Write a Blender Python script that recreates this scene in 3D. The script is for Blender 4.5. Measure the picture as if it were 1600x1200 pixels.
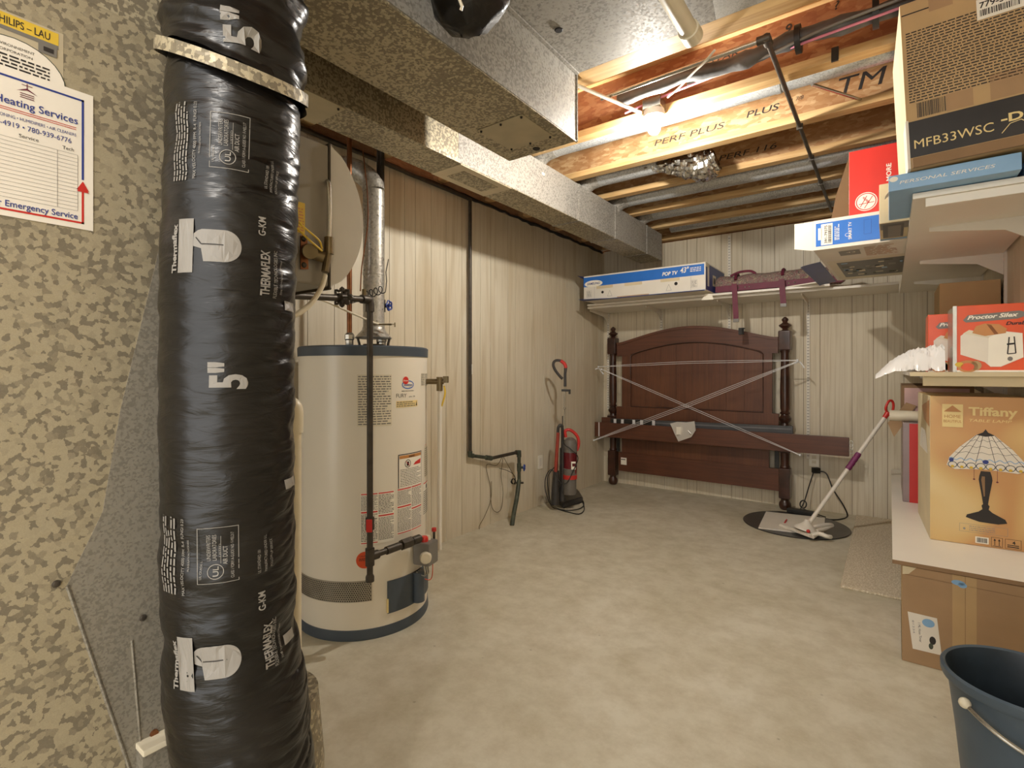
import bpy, bmesh, math, random
from mathutils import Vector, Matrix, noise
random.seed(7)
PI = math.pi
for o in list(bpy.data.objects): bpy.data.objects.remove(o)
scene = bpy.context.scene
COL = scene.collection

# ---------------------------------------------------------------- camera
FPX = 805.7; CX, CY = 800.0, 580.0; EYE = 1.15; YAW = math.radians(36.2)
cam_d = bpy.data.cameras.new('camera'); cam = bpy.data.objects.new('camera', cam_d); COL.objects.link(cam)
cam.location = (0, 0, EYE); cam.rotation_euler = (PI/2, 0, YAW)
cam_d.sensor_fit = 'HORIZONTAL'; cam_d.sensor_width = 36.0; cam_d.lens = 36.0*FPX/1600
cam_d.shift_y = -20/1600; cam_d.clip_start = 0.02; cam_d.clip_end = 50
scene.camera = cam

# ---------------------------------------------------------------- light
WORLD_STRENGTH = 3.25
BULB = 2000.0
w = bpy.data.worlds.new('world'); scene.world = w; w.use_nodes = True
bg = w.node_tree.nodes['Background']
bg.inputs[0].default_value = (1.0, 0.985, 0.955, 1); bg.inputs[1].default_value = WORLD_STRENGTH
scene.view_settings.view_transform = 'Standard'; scene.view_settings.look = 'None'
scene.view_settings.exposure = 0.0; scene.view_settings.gamma = 1; scene.view_settings.use_curve_mapping = False

# ---------------------------------------------------------------- geometry of the view (to measure the place)
SA, CA = math.sin(YAW), math.cos(YAW)
FW = Vector((-SA, CA, 0)); RT = Vector((CA, SA, 0))
def ray(u, v): return FW + RT*((u-CX)/FPX) + Vector((0, 0, (CY-v)/FPX))
def V(u, v, t): return Vector((0, 0, EYE)) + ray(u, v)*t          # point at depth t
def at(u, v, x=None, y=None, z=None):                             # point on a plane of the room
    d = ray(u, v)
    t = x/d.x if x is not None else y/d.y if y is not None else (z-EYE)/d.z
    return Vector((0, 0, EYE)) + d*t

# ---------------------------------------------------------------- materials
def lin(c):
    if isinstance(c, str): c = [int(c[i:i+2], 16)/255 for i in (0, 2, 4)]
    return tuple(((x/12.92) if x <= .04045 else ((x+.055)/1.055)**2.4) for x in c) + (1,)
MATS = {}
def base(name):
    m = bpy.data.materials.new(name); m.use_nodes = True
    return m, m.node_tree, m.node_tree.nodes['Principled BSDF']
def nd(nt, typ, **kw):
    n = nt.nodes.new(typ)
    for k, v in kw.items():
        if k.startswith('_'): setattr(n, k[1:], v)
        else: n.inputs[k.replace('_', ' ')].default_value = v
    return n
def coords(nt, scale=(1,1,1), rot=(0,0,0)):
    tc = nt.nodes.new('ShaderNodeTexCoord'); mp = nt.nodes.new('ShaderNodeMapping')
    mp.inputs['Scale'].default_value = scale; mp.inputs['Rotation'].default_value = rot
    nt.links.new(tc.outputs['Object'], mp.inputs[0]); return mp.outputs[0]
def ramp(nt, fac, stops):
    r = nt.nodes.new('ShaderNodeValToRGB'); el = r.color_ramp.elements
    while len(el) < len(stops): el.new(.5)
    for e, (p, c) in zip(el, stops): e.position = p; e.color = lin(c)
    nt.links.new(fac, r.inputs[0]); return r.outputs[0]
def bump(nt, b, h, strength=.3, dist=.002):
    n = nt.nodes.new('ShaderNodeBump'); n.inputs['Strength'].default_value = strength; n.inputs['Distance'].default_value = dist
    nt.links.new(h, n.inputs['Height']); nt.links.new(n.outputs[0], b.inputs['Normal'])
def mixc(nt, a, b_, fac, mode='MIX'):
    n = nt.nodes.new('ShaderNodeMix'); n.data_type = 'RGBA'; n.blend_type = mode
    for s, v in ((n.inputs[0], fac), (n.inputs[6], a), (n.inputs[7], b_)):
        if hasattr(v, 'is_linked'): nt.links.new(v, s)
        else: s.default_value = v
    return n.outputs[2]
def plain(name, col, rough=.5, metal=0, var=.06, vscale=12, bmp=.05, bscale=90, **kw):
    if name in MATS: return MATS[name]
    m, nt, b = base(name); c = lin(col)
    co = coords(nt)
    n = nd(nt, 'ShaderNodeTexNoise', Scale=vscale, Detail=5.0); nt.links.new(co, n.inputs['Vector'])
    lo = tuple(x*(1-var*2.2) for x in c[:3])+(1,); hi = tuple(min(1, x*(1+var)) for x in c[:3])+(1,)
    r = nt.nodes.new('ShaderNodeValToRGB'); r.color_ramp.elements[0].position = .3; r.color_ramp.elements[1].position = .7
    r.color_ramp.elements[0].color = lo; r.color_ramp.elements[1].color = hi
    nt.links.new(n.outputs[0], r.inputs[0]); nt.links.new(r.outputs[0], b.inputs['Base Color'])
    b.inputs['Roughness'].default_value = rough; b.inputs['Metallic'].default_value = metal
    if bmp:
        n2 = nd(nt, 'ShaderNodeTexNoise', Scale=bscale, Detail=3.0); nt.links.new(co, n2.inputs['Vector'])
        bump(nt, b, n2.outputs[0], bmp, .003)
    for k, v in kw.items(): b.inputs[k.replace('_', ' ')].default_value = v
    MATS[name] = m; return m
def galv(name, dark, light, scale=45, thr=.55, rough=.42, metal=.55, dust=.5, soft=.06):
    if name in MATS: return MATS[name]
    m, nt, b = base(name); co = coords(nt)
    n = nd(nt, 'ShaderNodeTexNoise', Scale=scale*1.4, Detail=3.0); nt.links.new(co, n.inputs['Vector'])
    ad = nt.nodes.new('ShaderNodeVectorMath'); ad.operation = 'MULTIPLY_ADD'; ad.inputs[1].default_value = (.022*45/scale,)*3
    nt.links.new(n.outputs['Color'], ad.inputs[0]); nt.links.new(co, ad.inputs[2])
    v = nd(nt, 'ShaderNodeTexVoronoi', Scale=scale); nt.links.new(ad.outputs[0], v.inputs['Vector'])
    bw = nt.nodes.new('ShaderNodeSeparateColor'); nt.links.new(v.outputs['Color'], bw.inputs[0])
    big = nd(nt, 'ShaderNodeTexNoise', Scale=3.2, Detail=3.0); nt.links.new(co, big.inputs['Vector'])
    mm = nt.nodes.new('ShaderNodeMath'); mm.operation = 'MULTIPLY_ADD'; mm.inputs[1].default_value = .75; 
    nt.links.new(big.outputs[0], mm.inputs[0]); 
    m2 = nt.nodes.new('ShaderNodeMath'); m2.operation = 'MULTIPLY'; m2.inputs[1].default_value = .62
    nt.links.new(bw.outputs[0], m2.inputs[0]); nt.links.new(m2.outputs[0], mm.inputs[2])
    c = ramp(nt, mm.outputs[0], [(thr+.08-soft, dark), (thr+.08+soft, light)])
    fine = nd(nt, 'ShaderNodeTexNoise', Scale=scale*6, Detail=2.0); nt.links.new(co, fine.inputs['Vector'])
    c = mixc(nt, c, ramp(nt, fine.outputs[0], [(.35, '8a8272'), (.7, 'd8d2c4')]), .16, 'OVERLAY')
    nt.links.new(c, b.inputs['Base Color'])
    rr = nt.nodes.new('ShaderNodeMapRange'); rr.inputs[3].default_value = rough-.1; rr.inputs[4].default_value = rough+.18
    nt.links.new(bw.outputs[1], rr.inputs[0]); nt.links.new(rr.outputs[0], b.inputs['Roughness'])
    b.inputs['Metallic'].default_value = metal
    MATS[name] = m; return m
def wood(name, c1, c2, scale=(3, 60, 60), rough=.6, coat=0, blotch=0, c3=None):
    if name in MATS: return MATS[name]
    m, nt, b = base(name); co = coords(nt, scale)
    n = nd(nt, 'ShaderNodeTexNoise', Scale=1.0, Detail=6.0, Distortion=.7); nt.links.new(co, n.inputs['Vector'])
    c = ramp(nt, n.outputs[0], [(.32, c1), (.68, c2)])
    if blotch:
        n2 = nd(nt, 'ShaderNodeTexNoise', Scale=4.0, Detail=3.0); nt.links.new(coords(nt), n2.inputs['Vector'])
        c = mixc(nt, c, ramp(nt, n2.outputs[0], [(.4, c3 or c1), (.65, c2)]), blotch)
    nt.links.new(c, b.inputs['Base Color']); b.inputs['Roughness'].default_value = rough
    b.inputs['Coat Weight'].default_value = coat; b.inputs['Coat Roughness'].default_value = .25
    bump(nt, b, n.outputs[0], .12, .002)
    MATS[name] = m; return m
def osb(name, c1, c2, c3):
    m, nt, b = base(name)
    def chips(rot, sc):
        co = coords(nt, (sc, sc, sc*2.6), rot)
        n = nd(nt, 'ShaderNodeTexNoise', Scale=1.2, Detail=2.0); nt.links.new(co, n.inputs['Vector'])
        ad = nt.nodes.new('ShaderNodeVectorMath'); ad.operation = 'MULTIPLY_ADD'; ad.inputs[1].default_value = (.6,)*3
        nt.links.new(n.outputs['Color'], ad.inputs[0]); nt.links.new(co, ad.inputs[2])
        v = nd(nt, 'ShaderNodeTexVoronoi', Scale=1.0); nt.links.new(ad.outputs[0], v.inputs['Vector'])
        s = nt.nodes.new('ShaderNodeSeparateColor'); nt.links.new(v.outputs['Color'], s.inputs[0]); return s
    a = chips((0, .5, 0), 16); d = chips((0, -.9, 0), 26)
    ca = ramp(nt, a.outputs[0], [(0, c1), (.5, c2), (.95, c3)]); cd = ramp(nt, d.outputs[0], [(0, c2), (.6, c1), (1, c3)])
    c = mixc(nt, ca, cd, d.outputs[1])
    st = nd(nt, 'ShaderNodeTexNoise', Scale=3.0, Detail=4.0); nt.links.new(coords(nt), st.inputs['Vector'])
    c = mixc(nt, c, ramp(nt, st.outputs[0], [(.35, 'b08560'), (.65, 'ffffff')]), .5, 'MULTIPLY')
    nt.links.new(c, b.inputs['Base Color']); b.inputs['Roughness'].default_value = .75
    bump(nt, b, a.outputs[1], .3, .003)
    MATS[name] = m; return m
def see_through(name, col, alpha=.35, rough=.1):
    m, nt, b = base(name)
    n = nd(nt, 'ShaderNodeTexNoise', Scale=35.0, Detail=3.0); nt.links.new(coords(nt), n.inputs['Vector'])
    bump(nt, b, n.outputs[0], .5, .004)
    b.inputs['Base Color'].default_value = lin(col); b.inputs['Roughness'].default_value = rough
    b.inputs['Alpha'].default_value = alpha; b.inputs['Specular IOR Level'].default_value = .9
    MATS[name] = m; return m
def emit(name, col, s):
    m, nt, b = base(name)
    b.inputs['Base Color'].default_value = (1,1,1,1)
    b.inputs['Emission Color'].default_value = col+(1,); b.inputs['Emission Strength'].default_value = s
    MATS[name] = m; return m

M_furn = galv('furnace_galvanised', '7d7462', 'a89d83', 118, .535, .5, .3, soft=.1)
M_furn2 = galv('dull_grey_sheet', '7d776b', '8f897c', 260, .55, .55, .3)
M_duct = galv('duct_galvanised', '857c69', 'b8ad92', 130, .61, .5, .35)
M_ductb = galv('bright_galvanised', '837f78', 'a29e96', 130, .5, .55, .3, soft=.12)
M_pipe = galv('round_pipe_galvanised', 'a3a5a6', 'c6c8c8', 200, .5, .38, .55, soft=.2)
M_vent = galv('vent_galvanised', 'a39f96', 'bdb9b0', 120, .5, .36, .6, soft=.15)
M_plate = plain('access_plate_metal', 'b3a78a', .5, .3, .05)
M_tape = plain('foil_tape', 'c6b99c', .45, .3, .04)
M_black = plain('black_poly_wrap', '13100e', .30, 0, .35, 6, .5, 60, Specular_IOR_Level=.45)
M_print = plain('grey_print', '8f8a82', .5, 0, .03, 30, 0)
M_white = plain('white_paint', 'e4dccd', .45, 0, .02, 8, .02)
M_shelf = plain('white_melamine', 'e9e2d4', .4, 0, .02, 3, .02)
M_enam = plain('heater_enamel', 'e6ddca', .28, 0, .015, 3, .02)
M_blue = plain('slate_blue_plastic', '464f58', .4, 0, .05)
M_steel = plain('dark_iron_pipe', '4d463d', .45, .6, .15, 25, .2)
M_green = plain('weathered_pipe', '4a4f42', .55, .3, .2, 30, .2)
M_copper = plain('old_copper', '8a5a3a', .38, .8, .15, 25, .05)
M_brass = plain('brass', '7d6e52', .35, .8, .1)
M_chrome = plain('chrome', 'b9b5ab', .25, .9, .05)
M_black2 = plain('black_rubber', '24221f', .5, 0, .1)
M_dark = plain('dark_gap', '1c1712', .8, 0, .1)
M_cream = plain('cream_plastic', 'ddd2b8', .4, 0, .03)
M_card = plain('brown_cardboard', 'aa8964', .8, 0, .06, 5, .1, 150)
M_card2 = plain('tan_cardboard', 'bc9c6e', .75, 0, .05, 5, .1, 150)
M_card3 = plain('dark_cardboard', '8d6f4f', .8, 0, .06, 5, .1, 150)
M_cardl = plain('light_cardboard', 'd8c7a2', .75, 0, .05, 5, .1, 150)
M_ink = plain('black_ink', '2a2420', .6, 0, .02, 8, 0)
M_inkb = plain('carton_black_band', '26211d', .45, 0, .3, 6, 0)
M_navy = plain('navy_ink', '2b3a80', .5, 0, .02, 8, 0)
M_red = plain('red_ink', 'c22a22', .45, 0, .03, 8, 0)
M_redb = plain('red_carton', 'd3352b', .35, 0, .03, 8, .02)
M_oran = plain('orange_carton', 'e2572a', .35, 0, .06, 6, .02)
M_yel = plain('yellow_label', 'd9b53a', .5, 0, .04)
M_paper = plain('white_paper', 'e6ddcd', .6, 0, .02)
M_blueb = plain('bright_blue_carton', '2c6fc4', .35, 0, .03)
M_lblue = plain('pale_blue_carton', '86aed2', .4, 0, .03)
M_dblue = plain('dark_blue_carton', '2a3f86', .4, 0, .05)
m, nt, b = base('gold_carton'); MATS['gold_carton'] = m; M_gold = m
n = nd(nt, 'ShaderNodeTexNoise', Scale=2.6, Detail=1.0, Distortion=.8); nt.links.new(coords(nt, (1, 1, .8), (.4, .2, .8)), n.inputs['Vector'])
nt.links.new(ramp(nt, n.outputs[0], [(.38, 'c99761'), (.48, 'd8b679'), (.6, 'e5cf9b')]), b.inputs['Base Color']); b.inputs['Roughness'].default_value = .4
M_amber = plain('amber_print', 'c98a4c', .4, 0, .12, 2.5, 0)
M_goldt = plain('gold_print', 'e8cf8e', .45, 0, .03, 8, 0)
M_whitep = plain('white_print', 'f1ead9', .45, 0, .02, 8, 0)
M_grey = plain('mid_grey_plastic', '77726a', .4, 0, .05)
M_hum = plain('humidifier_grey', '8f887b', .45, .2, .03)
M_humw = plain('humidifier_cover', 'c7c0b3', .45, 0, .02)
M_maroon = plain('maroon_webbing', '6b2338', .6, 0, .1)
M_purple = plain('purple_grip', '7b2d5e', .5, 0, .05)
M_pink = plain('pink_cable', 'd9849a', .5, 0, .05)
M_wire = plain('white_cable', 'dcd6c8', .45, 0, .05)
M_foil = plain('crumpled_foil', 'c9c7c2', .18, 1, .1, 20, 1.0, 45)
M_greyw = plain('grey_duct_wrap', '5d5b59', .5, 0, .25, 9, .4, 60)
M_bucket = plain('blue_bucket_plastic', '47545f', .4, 0, .06)
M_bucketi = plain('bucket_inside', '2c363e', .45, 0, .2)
M_teal = plain('blue_valve_handle', '27408f', .4, 0, .05)
M_vred = plain('vacuum_red', 'c5312b', .3, 0, .05)
M_vgrey = plain('vacuum_charcoal', '3a3735', .35, 0, .08)
M_vlow = plain('vacuum_grey', '6b665f', .4, 0, .05)
M_vmar = plain('vacuum_tinted_bin', '6a1f26', .2, 0, .1)
M_brown = wood('cherry_wood', '4c2a1b', '6b4128', (55, 55, 2.2), .42, .12, .55, '56301e')
M_brownh = wood('cherry_wood_rail', '4c2b1c', '663b26', (2.2, 55, 55), .45, .1, .4, '4f2d1c')
M_brownd = plain('turned_cherry', '44261a', .32, 0, .25, 9, .05, Coat_Weight=.2)
M_flange = wood('pine_flange', 'ab8857', 'ccad7b', (3, 60, 60), .65, 0, .3, 'c4904e')
M_ply = wood('plywood_board', 'b48f5a', 'd1b27c', (4, 30, 30), .6, 0, .3, 'cf9f5a')
M_osb = osb('osb_web', 'bb9567', 'a67a4b', 'd3b688')
M_osbr = osb('osb_red', 'a66f47', '925a38', 'bb8c61')
M_bulb = emit('lit_bulb', (1.0, .955, .885), BULB); M_bulb2 = emit('lit_bulb_rear', (1.0, .965, .90), 1000.0)
M_clear = see_through('clear_stretch_wrap', 'ffffff', .62, .15)
M_bag = see_through('clear_bag', 'f1ebe0', .45, .15)
M_wbag = see_through('white_film_bag', 'f6f3ee', .82, .3)

nt = M_black.node_tree; b = nt.nodes['Principled BSDF']
cr = nd(nt, 'ShaderNodeTexNoise', Scale=1.0, Detail=4.0, Distortion=1.2); nt.links.new(coords(nt, (14, 14, 55)), cr.inputs['Vector'])
bump(nt, b, cr.outputs[0], .4, .005)
# wall panelling
m, nt, b = base('wall_panelling'); MATS['wall_panelling'] = m; M_wall = m
co = coords(nt, (28, 28, 1.7))
n = nd(nt, 'ShaderNodeTexNoise', Scale=1.0, Detail=5.0, Distortion=1.4); nt.links.new(co, n.inputs['Vector'])
c = ramp(nt, n.outputs[0], [(.3, 'd1c6ae'), (.5, 'dad0ba'), (.72, 'dfd6c1')])
n2 = nd(nt, 'ShaderNodeTexNoise', Scale=1.2, Detail=2.0); nt.links.new(coords(nt), n2.inputs['Vector'])
c = mixc(nt, c, ramp(nt, n2.outputs[0], [(.3, 'e6dccb'), (.7, 'ffffff')]), .6, 'MULTIPLY')
wv = nd(nt, 'ShaderNodeTexWave', Scale=1.0, Distortion=9.0, Detail=2.0); wv.inputs['Detail Scale'].default_value = .6
nt.links.new(coords(nt, (9, 9, .55)), wv.inputs['Vector'])
c = mixc(nt, c, ramp(nt, wv.outputs[1], [(0, 'd8c8aa'), (.12, 'ffffff')]), .3, 'MULTIPLY')
nt.links.new(c, b.inputs['Base Color']); b.inputs['Roughness'].default_value = .55
M_groove = plain('panel_groove', '6b583d', .8, 0, .1)
# concrete
m, nt, b = base('concrete_floor'); M_floor = m
co = coords(nt)
n = nd(nt, 'ShaderNodeTexNoise', Scale=1.6, Detail=7.0, Roughness=.6, Distortion=.6); nt.links.new(co, n.inputs['Vector'])
c = ramp(nt, n.outputs[0], [(.3, 'bdb59c'), (.47, 'c9c1ab'), (.62, 'd1cab6'), (.8, 'd9d2c0')])
n2 = nd(nt, 'ShaderNodeTexNoise', Scale=9.0, Detail=8.0, Roughness=.7); nt.links.new(co, n2.inputs['Vector'])
c = mixc(nt, c, ramp(nt, n2.outputs[0], [(.3, 'c8bda6'), (.6, 'ffffff')]), .5, 'MULTIPLY')
n3 = nd(nt, 'ShaderNodeTexNoise', Scale=2.3, Detail=3.0, Distortion=2.0); nt.links.new(coords(nt, (1, 1, 1), (0, 0, .7)), n3.inputs['Vector'])
c = mixc(nt, c, ramp(nt, n3.outputs[0], [(.66, '000000'), (.75, '555049')]), .35, 'ADD')
v = nd(nt, 'ShaderNodeTexVoronoi', Scale=7.0); nt.links.new(co, v.inputs['Vector'])
c = mixc(nt, c, ramp(nt, v.outputs['Distance'], [(.02, '6b5c45'), (.05, 'ffffff')]), .35, 'MULTIPLY')
nt.links.new(c, b.inputs['Base Color'])
b.inputs['Roughness'].default_value = .62; bump(nt, b, n2.outputs[0], .08, .002)
# carpet
m, nt, b = base('carpet_pile'); M_carpet = m
v = nd(nt, 'ShaderNodeTexVoronoi', Scale=110.0); nt.links.new(coords(nt), v.inputs['Vector'])
c = ramp(nt, v.outputs['Distance'], [(0, 'efe5d0'), (.6, 'c2b398')])
nt.links.new(c, b.inputs['Base Color']); b.inputs['Roughness'].default_value = .95; bump(nt, b, v.outputs['Distance'], -1.0, .006)
# floral fabric
m, nt, b = base('floral_fabric'); M_floral = m
v = nd(nt, 'ShaderNodeTexNoise', Scale=30.0, Detail=4.0, Distortion=2.0); nt.links.new(coords(nt), v.inputs['Vector'])
c = ramp(nt, v.outputs[0], [(.3, '4f3f3a'), (.45, '8d8172'), (.55, '6d3242'), (.62, 'a89d84'), (.75, '77783f')])
nt.links.new(c, b.inputs['Base Color']); b.inputs['Roughness'].default_value = .8
# perforated steel screen
m, nt, b = base('perforated_screen'); M_perf = m
v = nd(nt, 'ShaderNodeTexNoise', Scale=20.0); nt.links.new(coords(nt), v.inputs['Vector'])
c = ramp(nt, v.outputs[0], [(.3, '968d7c'), (.7, 'a89f8e')])
nt.links.new(c, b.inputs['Base Color']); b.inputs['Roughness'].default_value = .45; b.inputs['Metallic'].default_value = .3

# ---------------------------------------------------------------- object helpers
def tag(o, label=None, cat=None, group=None, kind=None):
    for k, v_ in (('label', label), ('category', cat), ('group', group), ('kind', kind)):
        if v_: o[k] = v_
    return o
def thing(name, label, cat, loc=(0, 0, 0), rot=(0, 0, 0), group=None, kind=None):
    o = bpy.data.objects.new(name, None); COL.objects.link(o); o.location = loc; o.rotation_euler = rot
    o.empty_display_size = .05
    return tag(o, label, cat, group, kind)
def link(name, me, parent=None, world=True):
    o = bpy.data.objects.new(name, me); COL.objects.link(o)
    if parent:
        o.parent = parent
        if parent.type == 'EMPTY' and world:
            o.matrix_parent_inverse = (Matrix.Translation(parent.location) @ parent.rotation_euler.to_matrix().to_4x4()).inverted()
    return o
def smooth_path(pts, n=8, closed=False):
    P_ = [Vector(p) for p in pts]; out = []
    m_ = len(P_)
    for i in range(m_ if closed else m_-1):
        if closed: a, b_, c_, d = P_[i-1], P_[i], P_[(i+1) % m_], P_[(i+2) % m_]
        else:
            b_, c_ = P_[i], P_[i+1]; a = P_[i-1] if i else b_*2-c_; d = P_[i+2] if i+2 < m_ else c_*2-b_
        for k in range(n):
            t = k/n
            out.append(.5*((2*b_)+(c_-a)*t+(2*a-5*b_+4*c_-d)*t*t+(3*b_-a-3*c_+d)*t**3))
    if not closed: out.append(P_[-1])
    return out
class MB:
    def __init__(s): s.bm = bmesh.new(); s.mi = 0
    def _new(s, before):
        for f in s.bm.faces:
            if f.index == -1 or f not in before: f.material_index = s.mi
    def face(s, vs):
        try: f = s.bm.faces.new(vs); f.material_index = s.mi; return f
        except ValueError: return None
    def box(s, x0, x1, y0, y1, z0, z1, bev=0, mat=None, seg=2):
        vs = [s.bm.verts.new(p) for p in ((x0,y0,z0),(x1,y0,z0),(x1,y1,z0),(x0,y1,z0),(x0,y0,z1),(x1,y0,z1),(x1,y1,z1),(x0,y1,z1))]
        fs = [s.face([vs[i] for i in q]) for q in ((0,3,2,1),(4,5,6,7),(0,1,5,4),(1,2,6,5),(2,3,7,6),(3,0,4,7))]
        if bev:
            es = list({e for f in fs for e in f.edges})
            r = bmesh.ops.bevel(s.bm, geom=es, offset=bev, segments=seg, affect='EDGES', profile=.5)
            for f in r['faces']: f.material_index = s.mi
            vs = list({v_ for v_ in r['verts']} | {v_ for v_ in vs if v_.is_valid})
        if mat is not None: bmesh.ops.transform(s.bm, matrix=mat, verts=vs)
        return s
    def obox(s, c_, ax, half, bev=0):      # oriented box: centre, three axes, half sizes
        m_ = Matrix((ax[0], ax[1], ax[2])).transposed().to_4x4(); m_.translation = c_
        return s.box(-half[0], half[0], -half[1], half[1], -half[2], half[2], bev, m_)
    def tube(s, pts, r, n=12, caps=True, jitter=0, closed=False, squash=1):
        pts = [Vector(p) for p in pts]; k = len(pts); rs = r if isinstance(r, (list, tuple)) else [r]*k
        T = []
        for i in range(k):
            if closed: d = pts[(i+1) % k]-pts[i-1]
            else: d = pts[min(i+1, k-1)]-pts[max(i-1, 0)]
            T.append(d.normalized() if d.length > 1e-9 else (T[-1] if T else Vector((0,0,1))))
        up = Vector((0, 0, 1)) if abs(T[0].z) < .9 else Vector((1, 0, 0))
        nn = (up-T[0]*up.dot(T[0])).normalized(); rings = []
        for i in range(k):
            nn = (nn-T[i]*nn.dot(T[i])).normalized(); bb = T[i].cross(nn)
            rings.append([s.bm.verts.new(pts[i]+(nn*math.cos(a)*squash+bb*math.sin(a))*rs[i]*(1+(random.uniform(-jitter, jitter) if jitter else 0))) for a in (2*PI*j/n for j in range(n))])
        for i in range(k if closed else k-1):
            A, B = rings[i], rings[(i+1) % k]
            for j in range(n): s.face((A[j], A[(j+1) % n], B[(j+1) % n], B[j]))
        if caps and not closed: s.face(rings[0][::-1]); s.face(rings[-1])
        return s
    def cyl(s, a, b_, r, n=16, r2=None): return s.tube([a, b_], [r, r if r2 is None else r2], n)
    def lathe(s, prof, c_=(0, 0, 0), axis=(0, 0, 1), n=24, cap=True):
        q = Vector((0, 0, 1)).rotation_difference(Vector(axis).normalized()); c_ = Vector(c_); rings = []
        for (r, z) in prof:
            rings.append([s.bm.verts.new(c_+q @ Vector((r*math.cos(2*PI*j/n), r*math.sin(2*PI*j/n), z))) for j in range(n)] if r > 1e-6 else [s.bm.verts.new(c_+q @ Vector((0, 0, z)))])
        for A, B in zip(rings, rings[1:]):
            for j in range(n):
                if len(A) == 1 and len(B) == 1: continue
                if len(A) == 1: s.face((A[0], B[(j+1) % n], B[j]))
                elif len(B) == 1: s.face((A[j], A[(j+1) % n], B[0]))
                else: s.face((A[j], A[(j+1) % n], B[(j+1) % n], B[j]))
        if cap and len(rings[0]) > 1: s.face(rings[0][::-1])
        if cap and len(rings[-1]) > 1: s.face(rings[-1])
        return s
    def prism(s, poly, ext):               # 3-D polygon pushed along ext
        ext = Vector(ext); A = [s.bm.verts.new(Vector(p)) for p in poly]; B = [s.bm.verts.new(Vector(p)+ext) for p in poly]
        s.face(A[::-1]); s.face(B); n_ = len(A)
        for i in range(n_): s.face((A[i], A[(i+1) % n_], B[(i+1) % n_], B[i]))
        return s
    def grid(s, f, nu, nv):                # f(u,v) -> point, u v in 0..1
        R = [[s.bm.verts.new(f(i/nu, j/nv)) for j in range(nv+1)] for i in range(nu+1)]
        for i in range(nu):
            for j in range(nv): s.face((R[i][j], R[i+1][j], R[i+1][j+1], R[i][j+1]))
        return s
    def ball(s, c_, r, n=12): 
        return s.lathe([(r*math.sin(PI*i/n), -r*math.cos(PI*i/n)) for i in range(n+1)], c_, n=n*2)
    def xf(s, m_): bmesh.ops.transform(s.bm, matrix=m_, verts=s.bm.verts[:]); return s
    def build(s, name, mats, parent=None, world=True, sharp=35, fixn=True):
        if fixn: bmesh.ops.recalc_face_normals(s.bm, faces=s.bm.faces[:])
        me = bpy.data.meshes.new(name); s.bm.to_mesh(me); s.bm.free()
        for m_ in (mats if isinstance(mats, (list, tuple)) else [mats]): me.materials.append(m_)
        me.polygons.foreach_set('use_smooth', [True]*len(me.polygons)); me.set_sharp_from_angle(angle=math.radians(sharp))
        o = link(name, me, parent, world)
        if sharp == 35:
            w_ = o.modifiers.new('weighted_normals', 'WEIGHTED_NORMAL'); w_.keep_sharp = True
        return o
def one(name, mats, mb, label, cat, group=None, kind=None, sharp=35):  # a thing that is one mesh
    return tag(mb.build(name, mats, None, sharp=sharp), label, cat, group, kind)
def struct(name, mats, mb): return tag(mb.build(name, mats), kind='structure')

# ---- print and pictures on surfaces: flat coloured shapes of one sheet
_tc = {}
def textmesh(s, bold=0, shear=0):
    k = (s, bold, shear)
    if k not in _tc:
        cu = bpy.data.curves.new('t', 'FONT'); cu.body = s; cu.size = 1; cu.offset = bold; cu.shear = shear; cu.resolution_u = 3
        o = bpy.data.objects.new('t', cu); COL.objects.link(o); dg = bpy.context.evaluated_depsgraph_get()
        me = bpy.data.meshes.new_from_object(o.evaluated_get(dg))
        vs = [(v_.co.x, v_.co.y) for v_ in me.vertices]; fs = [tuple(p.vertices) for p in me.polygons]
        bpy.data.objects.remove(o); bpy.data.curves.remove(cu); bpy.data.meshes.remove(me)
        if vs:
            x0 = min(p[0] for p in vs); x1 = max(p[0] for p in vs); y0 = min(p[1] for p in vs); y1 = max(p[1] for p in vs)
        else: x0 = x1 = y0 = y1 = 0
        _tc[k] = (vs, fs, (x0, x1, y0, y1))
    return _tc[k]
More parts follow.
